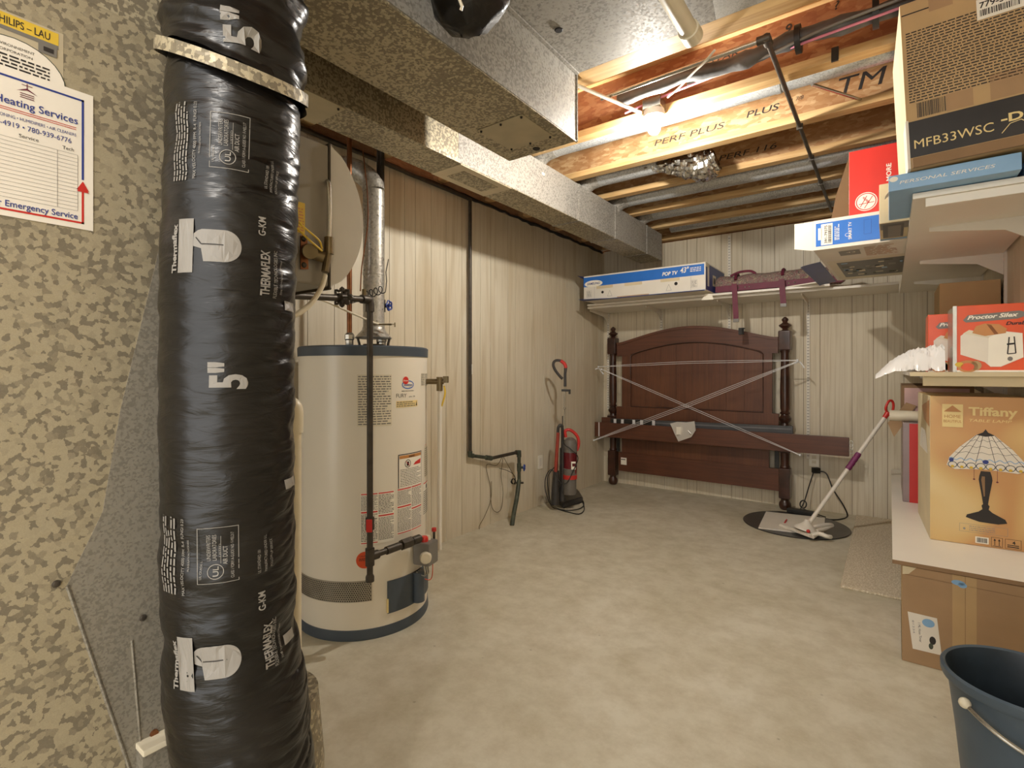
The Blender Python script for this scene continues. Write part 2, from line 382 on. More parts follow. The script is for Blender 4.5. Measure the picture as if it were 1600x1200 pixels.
class Art:
    def __init__(s, fmap, seg=0): s.f = fmap; s.items = []; s.mats = []; s.seg = seg
    def _m(s, m_):
        if m_ not in s.mats: s.mats.append(m_)
        return s.mats.index(m_)
    def poly(s, pts, m_, layer=1): s.items.append((list(pts), [tuple(range(len(pts)))], s._m(m_), layer)); return s
    def rect(s, u0, v0, u1, v1, m_, layer=1): return s.poly([(u0, v0), (u1, v0), (u1, v1), (u0, v1)], m_, layer)
    def line(s, a, b_, w_, m_, layer=1):
        dx, dy = b_[0]-a[0], b_[1]-a[1]; l = math.hypot(dx, dy) or 1; nx, ny = -dy/l*w_/2, dx/l*w_/2
        return s.poly([(a[0]+nx, a[1]+ny), (a[0]-nx, a[1]-ny), (b_[0]-nx, b_[1]-ny), (b_[0]+nx, b_[1]+ny)], m_, layer)
    def lines(s, pts, w_, m_, layer=1):
        for a, b_ in zip(pts, pts[1:]): s.line(a, b_, w_, m_, layer)
        return s
    def frame(s, u0, v0, u1, v1, w_, m_, layer=1):
        return s.rect(u0, v0, u1, v0+w_, m_, layer).rect(u0, v1-w_, u1, v1, m_, layer).rect(u0, v0+w_, u0+w_, v1-w_, m_, layer).rect(u1-w_, v0+w_, u1, v1-w_, m_, layer)
    def disc(s, u, v_, a, b_, m_, layer=1, n=28): return s.poly([(u+a*math.cos(2*PI*i/n), v_+b_*math.sin(2*PI*i/n)) for i in range(n)], m_, layer)
    def ring(s, u, v_, a, b_, w_, m_, layer=1, n=28):
        P1 = [(u+a*math.cos(2*PI*i/n), v_+b_*math.sin(2*PI*i/n)) for i in range(n)]; P2 = [(u+(a-w_)*math.cos(2*PI*i/n), v_+(b_-w_)*math.sin(2*PI*i/n)) for i in range(n)]
        s.items.append((P1+P2, [(i, (i+1) % n, n+(i+1) % n, n+i) for i in range(n)], s._m(m_), layer)); return s
    def text(s, t, u, v_, h, m_, w_=None, ang=0, layer=2, bold=0, shear=0, align='l'):
        vs, fs, (x0, x1, y0, y1) = textmesh(t, bold, shear)
        if not vs: return s
        k = h/.73; kx = (w_/(x1-x0)) if w_ else k; ca, sa = math.cos(ang), math.sin(ang)
        ox = 0 if align == 'l' else -(x1-x0)*kx/2 if align == 'c' else -(x1-x0)*kx
        out = []
        for (x, y) in vs:
            X, Y = (x-x0)*kx+ox, y*k; out.append((u+X*ca-Y*sa, v_+X*sa+Y*ca))
        s.items.append((out, fs, s._m(m_), layer)); return s
    def para(s, u0, v0, u1, v1, rows, m_, layer=2, fill=.5, ang=0, vert=False):   # small print too fine to read: rows of words
        for i in range(rows):
            if not vert:
                vv = v1-(i+.5)*(v1-v0)/rows; h = (v1-v0)/rows*fill; u = u0; end = u1-(random.random()*.25*(u1-u0) if random.random() < .3 else 0)
                while u < end:
                    l = random.uniform(.8, 3.2)*h*1.6; s.rect(u, vv-h/2, min(u+l, end), vv+h/2, m_, layer); u += l+h*.8
            else:
                uu = u0+(i+.5)*(u1-u0)/rows; h = (u1-u0)/rows*fill; vv = v0; end = v1-(random.random()*.25*(v1-v0) if random.random() < .3 else 0)
                while vv < end:
                    l = random.uniform(.8, 3.2)*h*1.6; s.rect(uu-h/2, vv, uu+h/2, min(vv+l, end), m_, layer); vv += l+h*.8
        return s
    def bars(s, u0, v0, u1, v1, m_, layer=2, n=26, vert=False):
        rnd = random.Random(3); L = (v1-v0) if vert else (u1-u0); p = 0
        while p < L:
            w_ = L/n*rnd.choice((.35, .6, 1.0)); a = p; b_ = min(p+w_, L)
            if vert: s.rect(u0, v0+a, u1, v0+b_, m_, layer)
            else: s.rect(u0+a, v0, u0+b_, v1, m_, layer)
            p += w_+L/n*rnd.choice((.4, .7))
        return s
    def build(s, name, parent, world=True, label=None):
        bm = bmesh.new()
        for vs, fs, mi, layer in s.items:
            b2 = bmesh.new(); V2 = [b2.verts.new((x, y, 0)) for x, y in vs]
            for f in fs:
                try: b2.faces.new([V2[i] for i in f])
                except ValueError: pass
            if s.seg:
                bmesh.ops.triangulate(b2, faces=b2.faces[:])
                for _ in range(6):
                    es = [e for e in b2.edges if abs(e.verts[0].co.x-e.verts[1].co.x) > s.seg]
                    if not es: break
                    bmesh.ops.subdivide_edges(b2, edges=es, cuts=1)
                    bmesh.ops.triangulate(b2, faces=[f for f in b2.faces if len(f.verts) > 3])
            b2.verts.index_update(); mp = {}
            for v_ in b2.verts: mp[v_.index] = bm.verts.new(s.f(v_.co.x, v_.co.y, .0004*layer))
            for f in b2.faces:
                try: nf = bm.faces.new([mp[v_.index] for v_ in f.verts]); nf.material_index = mi
                except ValueError: pass
            b2.free()
        me = bpy.data.meshes.new(name); bm.to_mesh(me); bm.free()
        for m_ in s.mats: me.materials.append(m_)
        o = link(name, me, parent, world)
        if label: o['label'] = label
        return o
def plane_map(o, U, N, Vv=(0, 0, 1)):
    o, U, N, Vv = Vector(o), Vector(U), Vector(N), Vector(Vv)
    return lambda u, v_, d: o+U*u+Vv*v_+N*d
def front(o=(0, 0, 0)): return plane_map(o, (1, 0, 0), (0, -1, 0))     # face towards the camera end of the room
def leftf(o=(0, 0, 0)): return plane_map(o, (0, -1, 0), (-1, 0, 0))    # face towards the left wall, o = far bottom corner
# ================================================================ the room
XL, XR, YB, ZC, ZT = -2.42, .475, 4.94, 2.41, 2.71
struct('floor', [M_floor], MB().box(-4, 2.2, -3, 5.3, -.1, 0))
struct('ceiling', [M_osb], MB().box(-4, 2.2, -1.2, 5.3, ZT, ZT+.03))
def panel_wall(name, L, wfun, ztop, seed):       # boards of uneven width with narrow grooves between
    rnd = random.Random(seed); mb = MB(); s = 0.0; widths = [.10, .14, .20, .12, .16, .09, .22]
    while s < L:
        wd = min(rnd.choice(widths), L-s)
        mb.mi = 0; wfun(mb, s, s+wd-.003, 0, 0, ztop)
        mb.mi = 1; wfun(mb, s+wd-.003, s+wd, .003, 0, ztop)
        s += wd
    mb.mi = 1; wfun(mb, 0, L, .004, 0, ztop, True)
    return struct(name, [M_wall, M_groove], mb)
def wl(mb, a, b_, d, z0, z1, back=False):
    x = XL-d
    mb.box(x-.01 if not back else x-.06, x if not back else x-.008, YB-b_, YB-a, z0, z1)
def wb(mb, a, b_, d, z0, z1, back=False):
    y = YB+d; mb.box(XL+a, XL+b_, y if not back else y+.008, y+.01 if not back else y+.06, z0, z1)
def wr(mb, a, b_, d, z0, z1, back=False):
    x = XR+d; mb.box(x if not back else x+.008, x+.01 if not back else x+.06, YB-b_, YB-a, z0, z1)
panel_wall('wall_left', 7.0, wl, 2.385, 3)
panel_wall('wall_back', XR-XL, wb, 2.40, 5)
panel_wall('wall_right', 5.6, wr, 2.40, 9)
# rim boards closing the joist ends
M_vapour = see_through('vapour_barrier', 'b98f6e', .55, .2)
struct('trim_1', [M_osbr], MB().box(XL-.06, XL-.03, -1.2, YB+.06, 2.385, ZT))
struct('trim_2', [M_osbr], MB().box(XL-.06, XR+.2, YB+.03, YB+.06, 2.40, ZT))
struct('trim_3', [M_osbr], MB().box(XR+.10, XR+.13, -.7, YB+.06, 2.40, ZT))
# black sealant strip along the top of the left wall, with torn vapour barrier above
mb = MB(); pts = []
y = .2
while y < 4.93:
    pts.append(Vector((XL+.012, y, 2.383+random.uniform(-.007, .007)))); y += .06
mb.tube(pts, [random.uniform(.009, .016) for _ in pts], 7)
one('sealant_strip', [M_dark], mb, 'ragged black sealant strip along the top of the left panelled wall', 'sealant')
mb = MB()
mb.grid(lambda a, b_: Vector((XL+.004+.03*math.sin(b_*3)+.012*noise.noise(Vector((a*30, b_*4, 1))), .3+a*4.6, 2.375+b_*.30+.02*noise.noise(Vector((a*20, b_*3, 5))))), 160, 10)
one('vapour_barrier', [M_vapour], mb, 'wrinkled reddish plastic vapour barrier stuffed above the left wall', 'plastic sheet', kind='stuff')

# ---------------------------------------------------------------- I-joists
def joist(i, y, x0, x1, label, writing=None):
    r = thing('ceiling_joist', label, 'joist', (x0, y, ZC), group=None)
    MB().box(x0, x1, y-.032, y+.032, ZC, ZC+.038, .003).build('flange', [M_flange], r)
    MB().box(x0, x1, y-.032, y+.032, ZT-.04, ZT-.001, .003).build('flange', [M_flange], r)
    wbm = MB().box(x0, x1, y-.005, y+.005, ZC+.037, ZT-.039).build('web', [M_osb if i > 1 else M_osbr], r)
    if writing:
        for (t, x, z, h, wd, bold) in writing: Art(front((0, y-.005, 0))).text(t, x, z, h, M_ink, wd, bold=bold, shear=.2).build('stamped_word', wbm)
    return r
JY = [2.00, 2.49, 2.985, 3.465, 3.955, 4.445, 4.905]
JL = ['wooden I-joist nearest the camera, right behind the sheet metal pan',
      'wooden I-joist with reddish web just behind the lamp, grey wrapped hose in front',
      'bright wooden I-joist behind the lamp, stamped with PLUS and the big letters TM',
      'wooden I-joist behind the crumpled foil wrap, half in shadow',
      'wooden I-joist behind the long round pipe past the foil wrap',
      'dark wooden I-joist, last but one before the back wall',
      'wooden joist lying against the top of the back wall']
WR = {2: [('TM', -.20, 2.50, .085, .19, 0), ('PERF PLUS', -1.13, 2.49, .035, .40, .0), ('PLUS', -.62, 2.51, .035, .16, .01), ('11 7/8', -.42, 2.53, .02, .07, 0)],
      1: [('9', -.36, 2.60, .04, None, .02), ('?', -.18, 2.63, .035, None, .02), ('NORTH STAR', -.9, 2.58, .03, .35, 0)],
      3: [('TJI PERF 116', -1.0, 2.50, .035, .45, 0)]}
for i, y in enumerate(JY): joist(i, y, XL-.03, XR+.10, JL[i], WR.get(i))
for i, y in enumerate([1.5, .98, .5, .0, -.5, -1.0]):
    joist(9, y, XL-.03, XR+.10, ['wooden I-joist above the camera, hidden over the big duct', 'wooden I-joist crossing overhead near the camera', 'wooden I-joist overhead beside the furnace', 'wooden I-joist right above the camera', 'wooden I-joist overhead behind the camera', 'rearmost wooden I-joist overhead'][i])

# ================================================================ furnace on the left
FX = -1.05
fur = thing('furnace', 'tall spangled galvanised furnace cabinet and plenum filling the left edge', 'furnace', (-1.4, 0, 0))
MB().box(-1.75, FX, -1.1, .60, 0, 1.752, .004).build('cabinet', [M_furn], fur)
plen = MB().box(-1.75, FX-.006, -1.1, .594, 1.753, 2.118, .003).build('plenum', [M_duct], fur)
F = lambda u, v_: at(u, v_, x=FX)
def FP(u, v_): p = F(u, v_); return (p.y, p.z)
fmap = plane_map((FX, 0, 0), (0, 1, 0), (1, 0, 0))
poly = [FP(*q) for q in ((262, 250), (247, 395), (200, 590), (188, 640), (160, 800), (104, 915), (150, 1050), (200, 1200), (330, 1200), (330, 250))]
MB().prism([Vector((FX+.0002, a, b_)) for a, b_ in poly], (.0012, 0, 0)).build('dull_shadow_plate', [M_furn2], fur)  # duller finish and part of a cast shadow, both put into the colour
mb = MB(); mb.tube([F(104, 915)+Vector((.002, 0, 0)), F(150, 1050)+Vector((.002, 0, 0)), F(203, 1205)+Vector((.002, 0, 0))], .0025, 6)
mb.tube([F(205, 1000)+Vector((.002, 0, 0)), F(222, 1200)+Vector((.002, 0, 0))], .002, 6)
mb.build('crease', [M_furn2], fur)
for (u, v_) in ((262, 68), (223, 965), (88, 912)):
    MB().lathe([(0, .005), (.004, .004), (.006, 0)], F(u, v_)+Vector((.001, 0, 0)), (1, 0, 0), 10).build('screw', [M_steel], fur)
# lower take-off box with its bright rim
tb = MB().box(FX, FX+.03, .335, .60, 0, .503).build('return_box', [M_furn2], fur)
MB().box(FX, FX+.036, .334, .60, .498, .509, .002).build('rim', [M_cream], tb)
MB().lathe([(0, .004), (.006, .004), (.007, 0)], at(240, 1145, x=FX)+Vector((.002, 0, 0)), (1, 0, 0), 10).build('rivet', [M_copper], fur)
# maker's label, yellow band and oval
a = Art(fmap)
y1, zt = FP(97, 52)[0], None
yl = FP(-60, 50)[0]; yr = FP(99, 100)[0]
z0, z1 = FP(60, 130)[1]-.02, FP(60, 34)[1]+.002
z_top = FP(97, 55)[1]; z_band = FP(92, 66)[1]
a.rect(yl, z_top-.12, yr, z_top+.002, M_tape, 1).rect(yl, z_top-.020, yr-.006, z_top-.001, M_yel, 2)
a.text('PHILIPS – LAU', FP(78, 56)[0], z_top-.0165, 0.0115, M_ink, .062, align='r', bold=.01, layer=3)
a.rect(yl, z_top-.026, yr-.006, z_top-.020, M_grey, 2)
cy_, cz_ = FP(22, 120)[0], z_top-.085
a.disc(cy_, cz_, .060, .052, M_green, 2).disc(cy_, cz_, .0585, .0505, M_paper, 3)
a.text('ENVIRONNEMENT', cy_, cz_+.036, .004, M_ink, .045, align='c', layer=4).text('CORPORATION', cy_, cz_+.028, .004, M_ink, .04, align='c', layer=4)
a.para(cy_-.035, cz_+.004, cy_+.04, cz_+.025, 4, M_ink, 4).text('244285', cy_, cz_-.004, .006, M_ink, .03, align='c', layer=4)
a.bars(cy_-.03, cz_-.022, cy_+.032, cz_-.007, M_ink, 4).para(cy_-.03, cz_-.033, cy_+.035, cz_-.025, 2, M_ink, 4)
a.rect(yr-.030, z_top-.040, yr-.008, z_top-.026, M_grey, 4).rect(yr-.024, z_top-.036, yr-.012, z_top-.029, M_ink, 5)
a.build('maker_label', fur)
# service card
A1, B1 = FP(142, 150), FP(148, 362)
yr = (A1[0]+B1[0])/2; zt = A1[1]; zb = B1[1]; yl = yr-.20; wd = yr-yl; H = zt-zb
MB().box(FX+.0005, FX+.0018, yl, yr, zb, zt).build('service_card', [M_paper], fur)
a = Art(plane_map((FX+.0018, 0, 0), (0, 1, 0), (1, 0, 0)))
m_ = .012
a.rect(yl+m_, zt-m_-.003, yr-m_, zt-m_, M_navy, 1).rect(yr-m_-.003, zb+H*.36, yr-m_, zt-m_, M_navy, 1)
a.rect(yl+m_, zb+m_*.7, yr-m_, zb+m_*.7+.003, M_red, 1).rect(yr-m_-.003, zb+m_*.7, yr-m_, zb+H*.30, M_red, 1)
xa = yr-m_-.0015
a.poly([(xa-.008, zb+H*.30-.004), (xa, zb+H*.35), (xa+.008, zb+H*.30-.004)], M_red, 2).poly([(xa-.008, zb+H*.27), (xa, zb+H*.31), (xa+.008, zb+H*.27)], M_red, 3)
a.text("'s Heating Services", yr-m_-.008, zt-.054, .0115, M_navy, .108, align='r', bold=.01)
a.line((yl+.01, zt-.060), (yr-.022, zt-.060), .0009, M_red, 2).line((yl+.01, zt-.063), (yr-.022, zt-.063), .0009, M_red, 2)
a.text('AIR CONDITIONING • HUMIDIFIERS • AIR CLEANERS', yr-.022, zt-.074, .0048, M_navy, .118, align='r')
a.text('780-459-4919 • 780-939-6776', yr-.028, zt-.087, .008, M_navy, .112, align='r')
a.text('Service', yr-.078, zt-.099, .0055, M_ink, .022, align='c').text('Tech', yr-.032, zt-.099, .0055, M_ink, .014, align='c')
# little cupola drawing
cu, cv = yr-.080, zt-.030
a.poly([(cu-.012, cv), (cu, cv+.007), (cu+.012, cv), (cu, cv+.004)], M_maroon, 2).line((cu, cv+.006), (cu, cv+.014), .001, M_maroon, 2)
for k in range(3): a.line((cu-.008, cv-.003*k-.002), (cu+.008, cv-.003*k-.002), .0011, M_maroon, 2)
a.line((cu-.006, cv+.011), (cu+.006, cv+.011), .0009, M_maroon, 2)
z = zt-.103; n_ = 15
for k in range(n_+1): a.line((yl+.004, z-k*(z-zb-.028)/n_), (yr-.020, z-k*(z-zb-.028)/n_), .0005, M_print, 2)
for yy in (yr-.020, yr-.045, yr-.135): a.line((yy, z), (yy, zb+.028), .0005, M_print, 2)
a.text('24 Hour Emergency Service', yr-m_-.008, zb+.0145, .0095, M_navy, .126, align='r', bold=.01)
a.build('printing', fur)

# ---------------------------------------------------------------- black insulated hose in front of it
def wrinkle(mb, amp, sc, seed, zs=1.0, centre=None):
    mb.bm.normal_update()
    for v_ in mb.bm.verts:
        p = v_.co; q = Vector((p.x*sc, p.y*sc, p.z*sc*zs+seed))
        d = noise.noise(q)+.5*noise.noise(q*2.3)+.3*abs(noise.noise(q*4.1))
        v_.co = p+v_.normal*(d*amp)
hose = thing('insulated_hose', 'thick black plastic-wrapped air hose with grey printing, running from floor to ceiling', 'air hose', (-.93, .44, 0))
HT = .9
HU = [(-200, 374), (-60, 372), (60, 370), (110, 368), (200, 369), (330, 365), (500, 360), (650, 359), (800, 360), (900, 361), (1000, 364), (1060, 370), (1130, 380), (1200, 390), (1280, 396), (1400, 398)]
def hose_c(v_):
    for (a_, ua), (b_, ub) in zip(HU, HU[1:]):
        if a_ <= v_ <= b_: return V(ua+(ub-ua)*(v_-a_)/(b_-a_), v_, HT)
R_H = .1035
path = [hose_c(v_) for v_ in range(85, 1400, 4)]
rad = []
for p_ in path:
    v_ = 580-(p_.z-EYE)/HT*FPX
    r_ = R_H*(1 if 140 < v_ else .86+.14*(v_-85)/55)
    r_ += .006*math.exp(-((v_-1090)/70)**2) - .004*math.exp(-((v_-980)/18)**2)
    rad.append(r_)
mb = MB().tube(path, rad, 90); wrinkle(mb, .0032, 9, 3, 2.6)
mb.bm.normal_update()
for v_ in mb.bm.verts:                                             # tight cross creases, stronger towards the foot
    p = v_.co; k_ = .12+.8*max(0, min(1, (.95-p.z)/.5))+.9*max(0, (p-Vector((-.93, .44, p.z))).dot(RT)/R_H)
    d = abs(noise.noise(Vector((p.x*11, p.y*11, p.z*38+p.x*22)))); v_.co = p-v_.normal*(max(0, .16-d)*0.015*k_)
from mathutils.bvhtree import BVHTree
mb.bm.normal_update(); bmesh.ops.recalc_face_normals(mb.bm, faces=mb.bm.faces[:]); bvh1 = BVHTree.FromBMesh(mb.bm)
low = mb.build('hose_jacket', [M_black], hose, sharp=80)
path2 = [hose_c(v_)+Vector((.0, 0, 0)) for v_ in range(-190, 132, 8)]
rad2 = [R_H*(1.03+.05*math.sin(i*.8)+.03*math.sin(i*1.9)) for i in range(len(path2))]
mb = MB().tube(path2, rad2, 72, caps=False); wrinkle(mb, .009, 13, 9, 1.6)
# lower hem hangs lower on the right
for v_ in mb.bm.verts:
    vv = 580-(v_.co.z-EYE)/HT*FPX
    if vv > 40:
        side = (v_.co-hose_c(max(-190, min(1390, vv)))).dot(RT)/R_H
        v_.co.z -= (side*.034)*min(1, (vv-40)/80)
bvh2 = BVHTree.FromBMesh(mb.bm); mb.build('upper_sleeve', [M_black], hose, sharp=80)
# hanger strap round the joint
ring = []
for k in range(49):
    a_ = 2*PI*k/48; p_ = hose_c(104)+(RT*math.cos(a_)-FW*math.sin(a_))*(R_H+.013); p_.z = 1.668-.040*math.cos(a_)-.034*math.sin(a_)
    ring.append(p_)
mb = MB()
for k in range(48): mb.prism([ring[k]+Vector((0, 0, -.011)), ring[k+1]+Vector((0, 0, -.011)), ring[k+1]+Vector((0, 0, .011)), ring[k]+Vector((0, 0, .011))], (ring[k]-hose_c(104)).normalized()*.0015)
mb.prism([F(246, 62)+Vector((.004, 0, 0)), F(254, 86)+Vector((.004, 0, 0)), ring[24]+Vector((0, 0, -.011)), ring[24]+Vector((0, 0, .011))], Vector((.0015, -.001, 0)))
mb.build('hanger_strap', [M_duct], hose)
# print running up the hose
def hmap(s_, z_, d):                     # s = arc length to the right seen from the camera, z = world height
    v_ = 580-(z_-EYE)/HT*FPX; c_ = hose_c(max(-190, min(1390, v_)))
    back = -FW.copy(); toc = (Vector((0, 0, c_.z))-Vector((c_.x, c_.y, c_.z))).normalized(); side = Vector((-toc.y, toc.x, 0))
    a_ = s_/R_H
    dr = toc*math.cos(a_)+side*math.sin(a_); best = None
    for bv in (bvh1, bvh2):
        h_ = bv.ray_cast(c_+dr*.3, -dr, .3)
        if h_[0] is not None and (best is None or h_[3] < best[1]): best = (h_[0], h_[3])
    return (best[0] if best else c_+dr*R_H)+dr*(.0007+d)
PT = .808
def hz(v_): return EYE+(580-v_)*PT/FPX
def hs(u, v_):                           # pixel -> arc length on the hose
    c_ = hose_c(max(-190, min(1390, 580-(580-v_)*PT/HT))); cu_ = CX+FPX*(c_.dot(RT)/(c_-Vector((0, 0, c_.z))).dot(FW)); q_ = (u-cu_)/FPX; a_ = 0
    for _ in range(6): a_ = math.asin(max(-.97, min(.97, q_*(HT-R_H*math.cos(a_))/R_H)))
    return R_H*a_
class _HP:
    def __init__(s): s.a = Art(hmap, .006)
    def __getattr__(s, k): return getattr(s.a, k)
    def done(s, name): s.a.build(name, hose); s.a = Art(hmap, .006)
hp = _HP()
def htext(t, u, vb, vt, hpx, mat_=M_print, bold=0, shear=0):        # text reading upwards, baseline on its right side
    s0 = hs(u, (vb+vt)/2); hp.text(t, s0, hz(vb), hpx*PT/FPX, mat_, (hz(vt)-hz(vb)), ang=PI/2, bold=bold, shear=shear)
for dv in (0, 645):
    htext('THERMAFLEX', 415+(dv > 0)*5, 457+dv*.94, 384+dv*.94, 15, bold=.03); hp.done('printed_name'); htext('FLEXIBLE TECHNOLOGIES INC.', 426, 459+dv*.94, 380+dv*.94, 7)
    hp.done('printed_name'); htext('G-KM', 410, 361+dv*.94, 331+dv*.94, 12, bold=.02); htext('SOME TECHNOLOGIES COMPANY', 433, 452+dv*.94, 395+dv*.94, 4)
    hp.done('printed_name')
    # big T and loop trade mark
    s0, s1 = hs(292, 385+dv), hs(311, 385+dv); zt_, zb_ = hz(345+dv), hz(428+dv)
    hp.rect(s0, zb_, s1, zt_, M_print, 1)
    htext('Thermaflex', 290, 428+dv, 352+dv, 9, bold=.04)
    s2, s3 = hs(311, 385+dv), hs(376, 385+dv); zm = hz(386+dv); hh = 25*PT/FPX
    sc_ = s3-hh*.93; hp.poly([(s1, zm+hh*.72), (s1+.006, zm+hh*.92), (s1+.012, zm+hh)]+[(sc_+hh*.93*math.sin(t*PI/16), zm+hh*math.cos(t*PI/16)) for t in range(17)]+[(s1+.016, zm-hh), (s1+.012, zm-hh*.2), (s1, zm-hh*.05)], M_print, 1)
    hp.line((s1+.012, zm+.002), (s3-hh*.8, zm+.002), .0016, M_ink, 3); hp.line((s1+.012, zm+.002), (s1+.004, zm+.012), .0016, M_ink, 3)
    hp.done('printed_logo')
for v_ in (608, 72):
    htext('5"', 382 if v_ == 608 else 402, v_, v_-42 if v_ == 608 else v_-52, 52, bold=.035)
    hp.done('printed_size')
for v0 in (175, 818):
    sA, sB = hs(333 if v0 < 500 else 316, v0+40), hs(388 if v0 < 500 else 372, v0+40); zA, zB = hz(v0+90), hz(v0+4)
    hp.frame(sA, zA, sB, zB, .0009, M_print, 1)
    uu = 333 if v0 < 500 else 316
    htext('UNDERWRITERS', uu+17, v0+55, v0+15, 6); htext('LABORATORIES', uu+25, v0+55, v0+15, 6); htext('LISTED', uu+31, v0+50, v0+30, 3)
    htext('AIR DUCT', uu+40, v0+62, v0+34, 6.5, bold=.01); htext('CLASS 1 FORM A-GUIDE NO. F-MEL217', uu+49, v0+84, v0+14, 4.5); htext('UL GUIDE L', uu+6, v0+82, v0+55, 3.5)
    hp.ring(hs(uu+24, v0+70), hz(v0+72), .0115, .0115, .0011, M_print, 1); htext('UL', uu+28, v0+79, v0+64, 8, bold=.02)
    hp.line((hs(uu+31, v0+50), hz(v0+60)), (hs(uu+31, v0+50), hz(v0+18)), .0006, M_print, 1)
    hp.done('approval_mark')
    ub = 288 if v0 < 500 else 272
    hp.para(hs(ub, v0+50), hz(v0+110 if v0 < 500 else v0+108), hs(ub+17, v0+50), hz(v0-12), 5, M_print, 1, .45, vert=True)
    htext('MAX VELOCITY 4000 FPM  R-4  FUNGI 0.23', ub+27, v0+108, v0-10, 5); htext('IN INSULATION THICKNESS', ub+33, v0+70, v0+22, 3)
    hp.done('printed_table')
    htext('UL STANDARD 181', 414 if v0 < 500 else 402, v0+108 if v0 < 500 else v0+87, v0+72 if v0 < 500 else v0+50, 5)
    htext('MANUFACTURED UNDER U.L.', 421 if v0 < 500 else 411, v0+112 if v0 < 500 else v0+87, v0+60 if v0 < 500 else v0+28, 4.5)
    htext('FOLLOW-UP SERVICE', 428 if v0 < 500 else 419, v0+112 if v0 < 500 else v0+82, v0+75 if v0 < 500 else v0+38, 4.5)
    hp.done('printed_text')
for v_ in (462, 768, 1030): hp.rect(hs(438, v_), hz(v_+14), hs(452, v_), hz(v_-2), M_print, 1); hp.done('printed_stripe')
# metal collar at the foot
mb = MB().tube([V(402, 1095, .97), V(408, 1200, .97), V(410, 1420, .97)], [.108, .112, .112], 40)
mb.build('metal_collar', [M_duct], hose)
# second black hose above the big duct
h2 = thing('insulated_hose', 'short end of black plastic-wrapped hose bulging over the top of the big duct', 'air hose', V(735, -20, 1.55))
pts = [V(u, v_, 1.45) for u, v_ in ((690, -60), (700, -20), (722, 12), (735, 14))]
mb = MB().tube([V(750, -90, 1.40), V(742, -60, 1.40), V(737, -30, 1.40), V(732, -5, 1.40), V(730, 15, 1.40), V(732, 32, 1.40), V(735, 46, 1.40)], [.105, .110, .112, .107, .092, .068, .03], 48)
wrinkle(mb, .013, 20, 21)
mb.build('hose_jacket', [M_black], h2, sharp=80)
MB().tube([V(716, -6, 1.29), V(722, 10, 1.29), V(720, 16, 1.295)], .004, 8).build('zip_tie', [M_cream], h2)

# ---------------------------------------------------------------- humidifier on the far face of the furnace
HX = -1.10
hum = thing('humidifier', 'grey drum humidifier with bulging cover fixed to the furnace above the water heater', 'humidifier', (HX-.18, .75, 1.30))
yA, yB_ = .602, at(515, 300, x=HX).y; zt_ = at(515, 228, x=HX).z; zb_ = at(515, 449, x=HX).z
body = MB().box(HX-.36, HX, yA, yB_, zb_, zt_, .006).build('body', [M_hum], hum)
prof = []; H_ = (zt_-zb_); dY = at(563, 340, x=HX).y-yB_
for k in range(25):
    t = k/24; z_ = zb_+.004+(H_-.008)*t; s_ = math.sin(PI*min(1, max(0, t))); prof.append(Vector((HX-.36, yB_+.004+dY*(max(0, s_)**.62), z_)))
mb = MB().prism([Vector((HX-.364, yB_, zb_-.004))]+prof+[Vector((HX-.364, yB_, zt_+.004))], (.366, 0, 0))
mb.build('cover', [M_humw], hum)
MB().box(HX-.362, HX+.003, yB_-.004, yB_+.004, zb_-.006, zt_+.006, .002).build('rim', [M_steel], hum)
D = lambda u, v_, o=0: at(u, v_, x=HX+o)
MB().tube(smooth_path([D(511, 283, .006), D(514, 290, .015), D(515, 330, .02), D(514, 374, .02)]), .0055, 10).build('water_tube', [M_chrome], hum)
vv_ = MB(); vv_.lathe([(0, -.02), (.011, -.02), (.011, .02), (0, .02)], D(514, 384, .02), (0, 0, 1), 12); vv_.tube([D(513, 395, .02), D(510, 412, .02), D(508, 425, .02)], .009, 10)
vv_.cyl(D(480, 393, .005), D(506, 402, .02), .014, 14); vv_.cyl(D(481, 392, .0), D(485, 393, .03), .017, 14)
vv_.build('solenoid_valve', [M_brass], hum)
MB().prism([D(469, 368, .003), D(479, 368, .003), D(481, 421, .003), D(469, 421, .003)], (.003, 0, 0)).build('bracket', [M_copper], hum)
for q in ((474, 373), (475, 414)): MB().lathe([(0, .006), (.005, .004), (.007, 0)], D(*q, .006), (1, 0, 0), 10).build('screw', [M_steel], hum)
MB().tube(smooth_path([D(452, 333, .02), D(475, 355, .05), D(498, 375, .05), D(503, 388, .03)]), .0022, 8).build('yellow_wire', [M_yel], hum)
MB().tube(smooth_path([D(452, 345, .02), D(480, 372, .05), D(495, 385, .045), D(503, 392, .03)]), .0022, 8).build('yellow_wire', [M_yel], hum)
a = Art(plane_map((HX+.001, 0, 0), (0, 1, 0), (1, 0, 0))); q0, q1 = D(452, 360), D(476, 318)
a.rect(q0.y, q0.z, q1.y, q1.z, M_yel, 1).para(q0.y+.003, q0.z+.003, q1.y-.003, q1.z-.012, 8, M_amber, 2).build('yellow_label', hum)
MB().tube(smooth_path([D(508, 430, .02), D(502, 450, .03), D(485, 475, .04), D(462, 492, .05), D(440, 500, .05)]), .006, 10).build('drain_tube', [M_cream], hum)

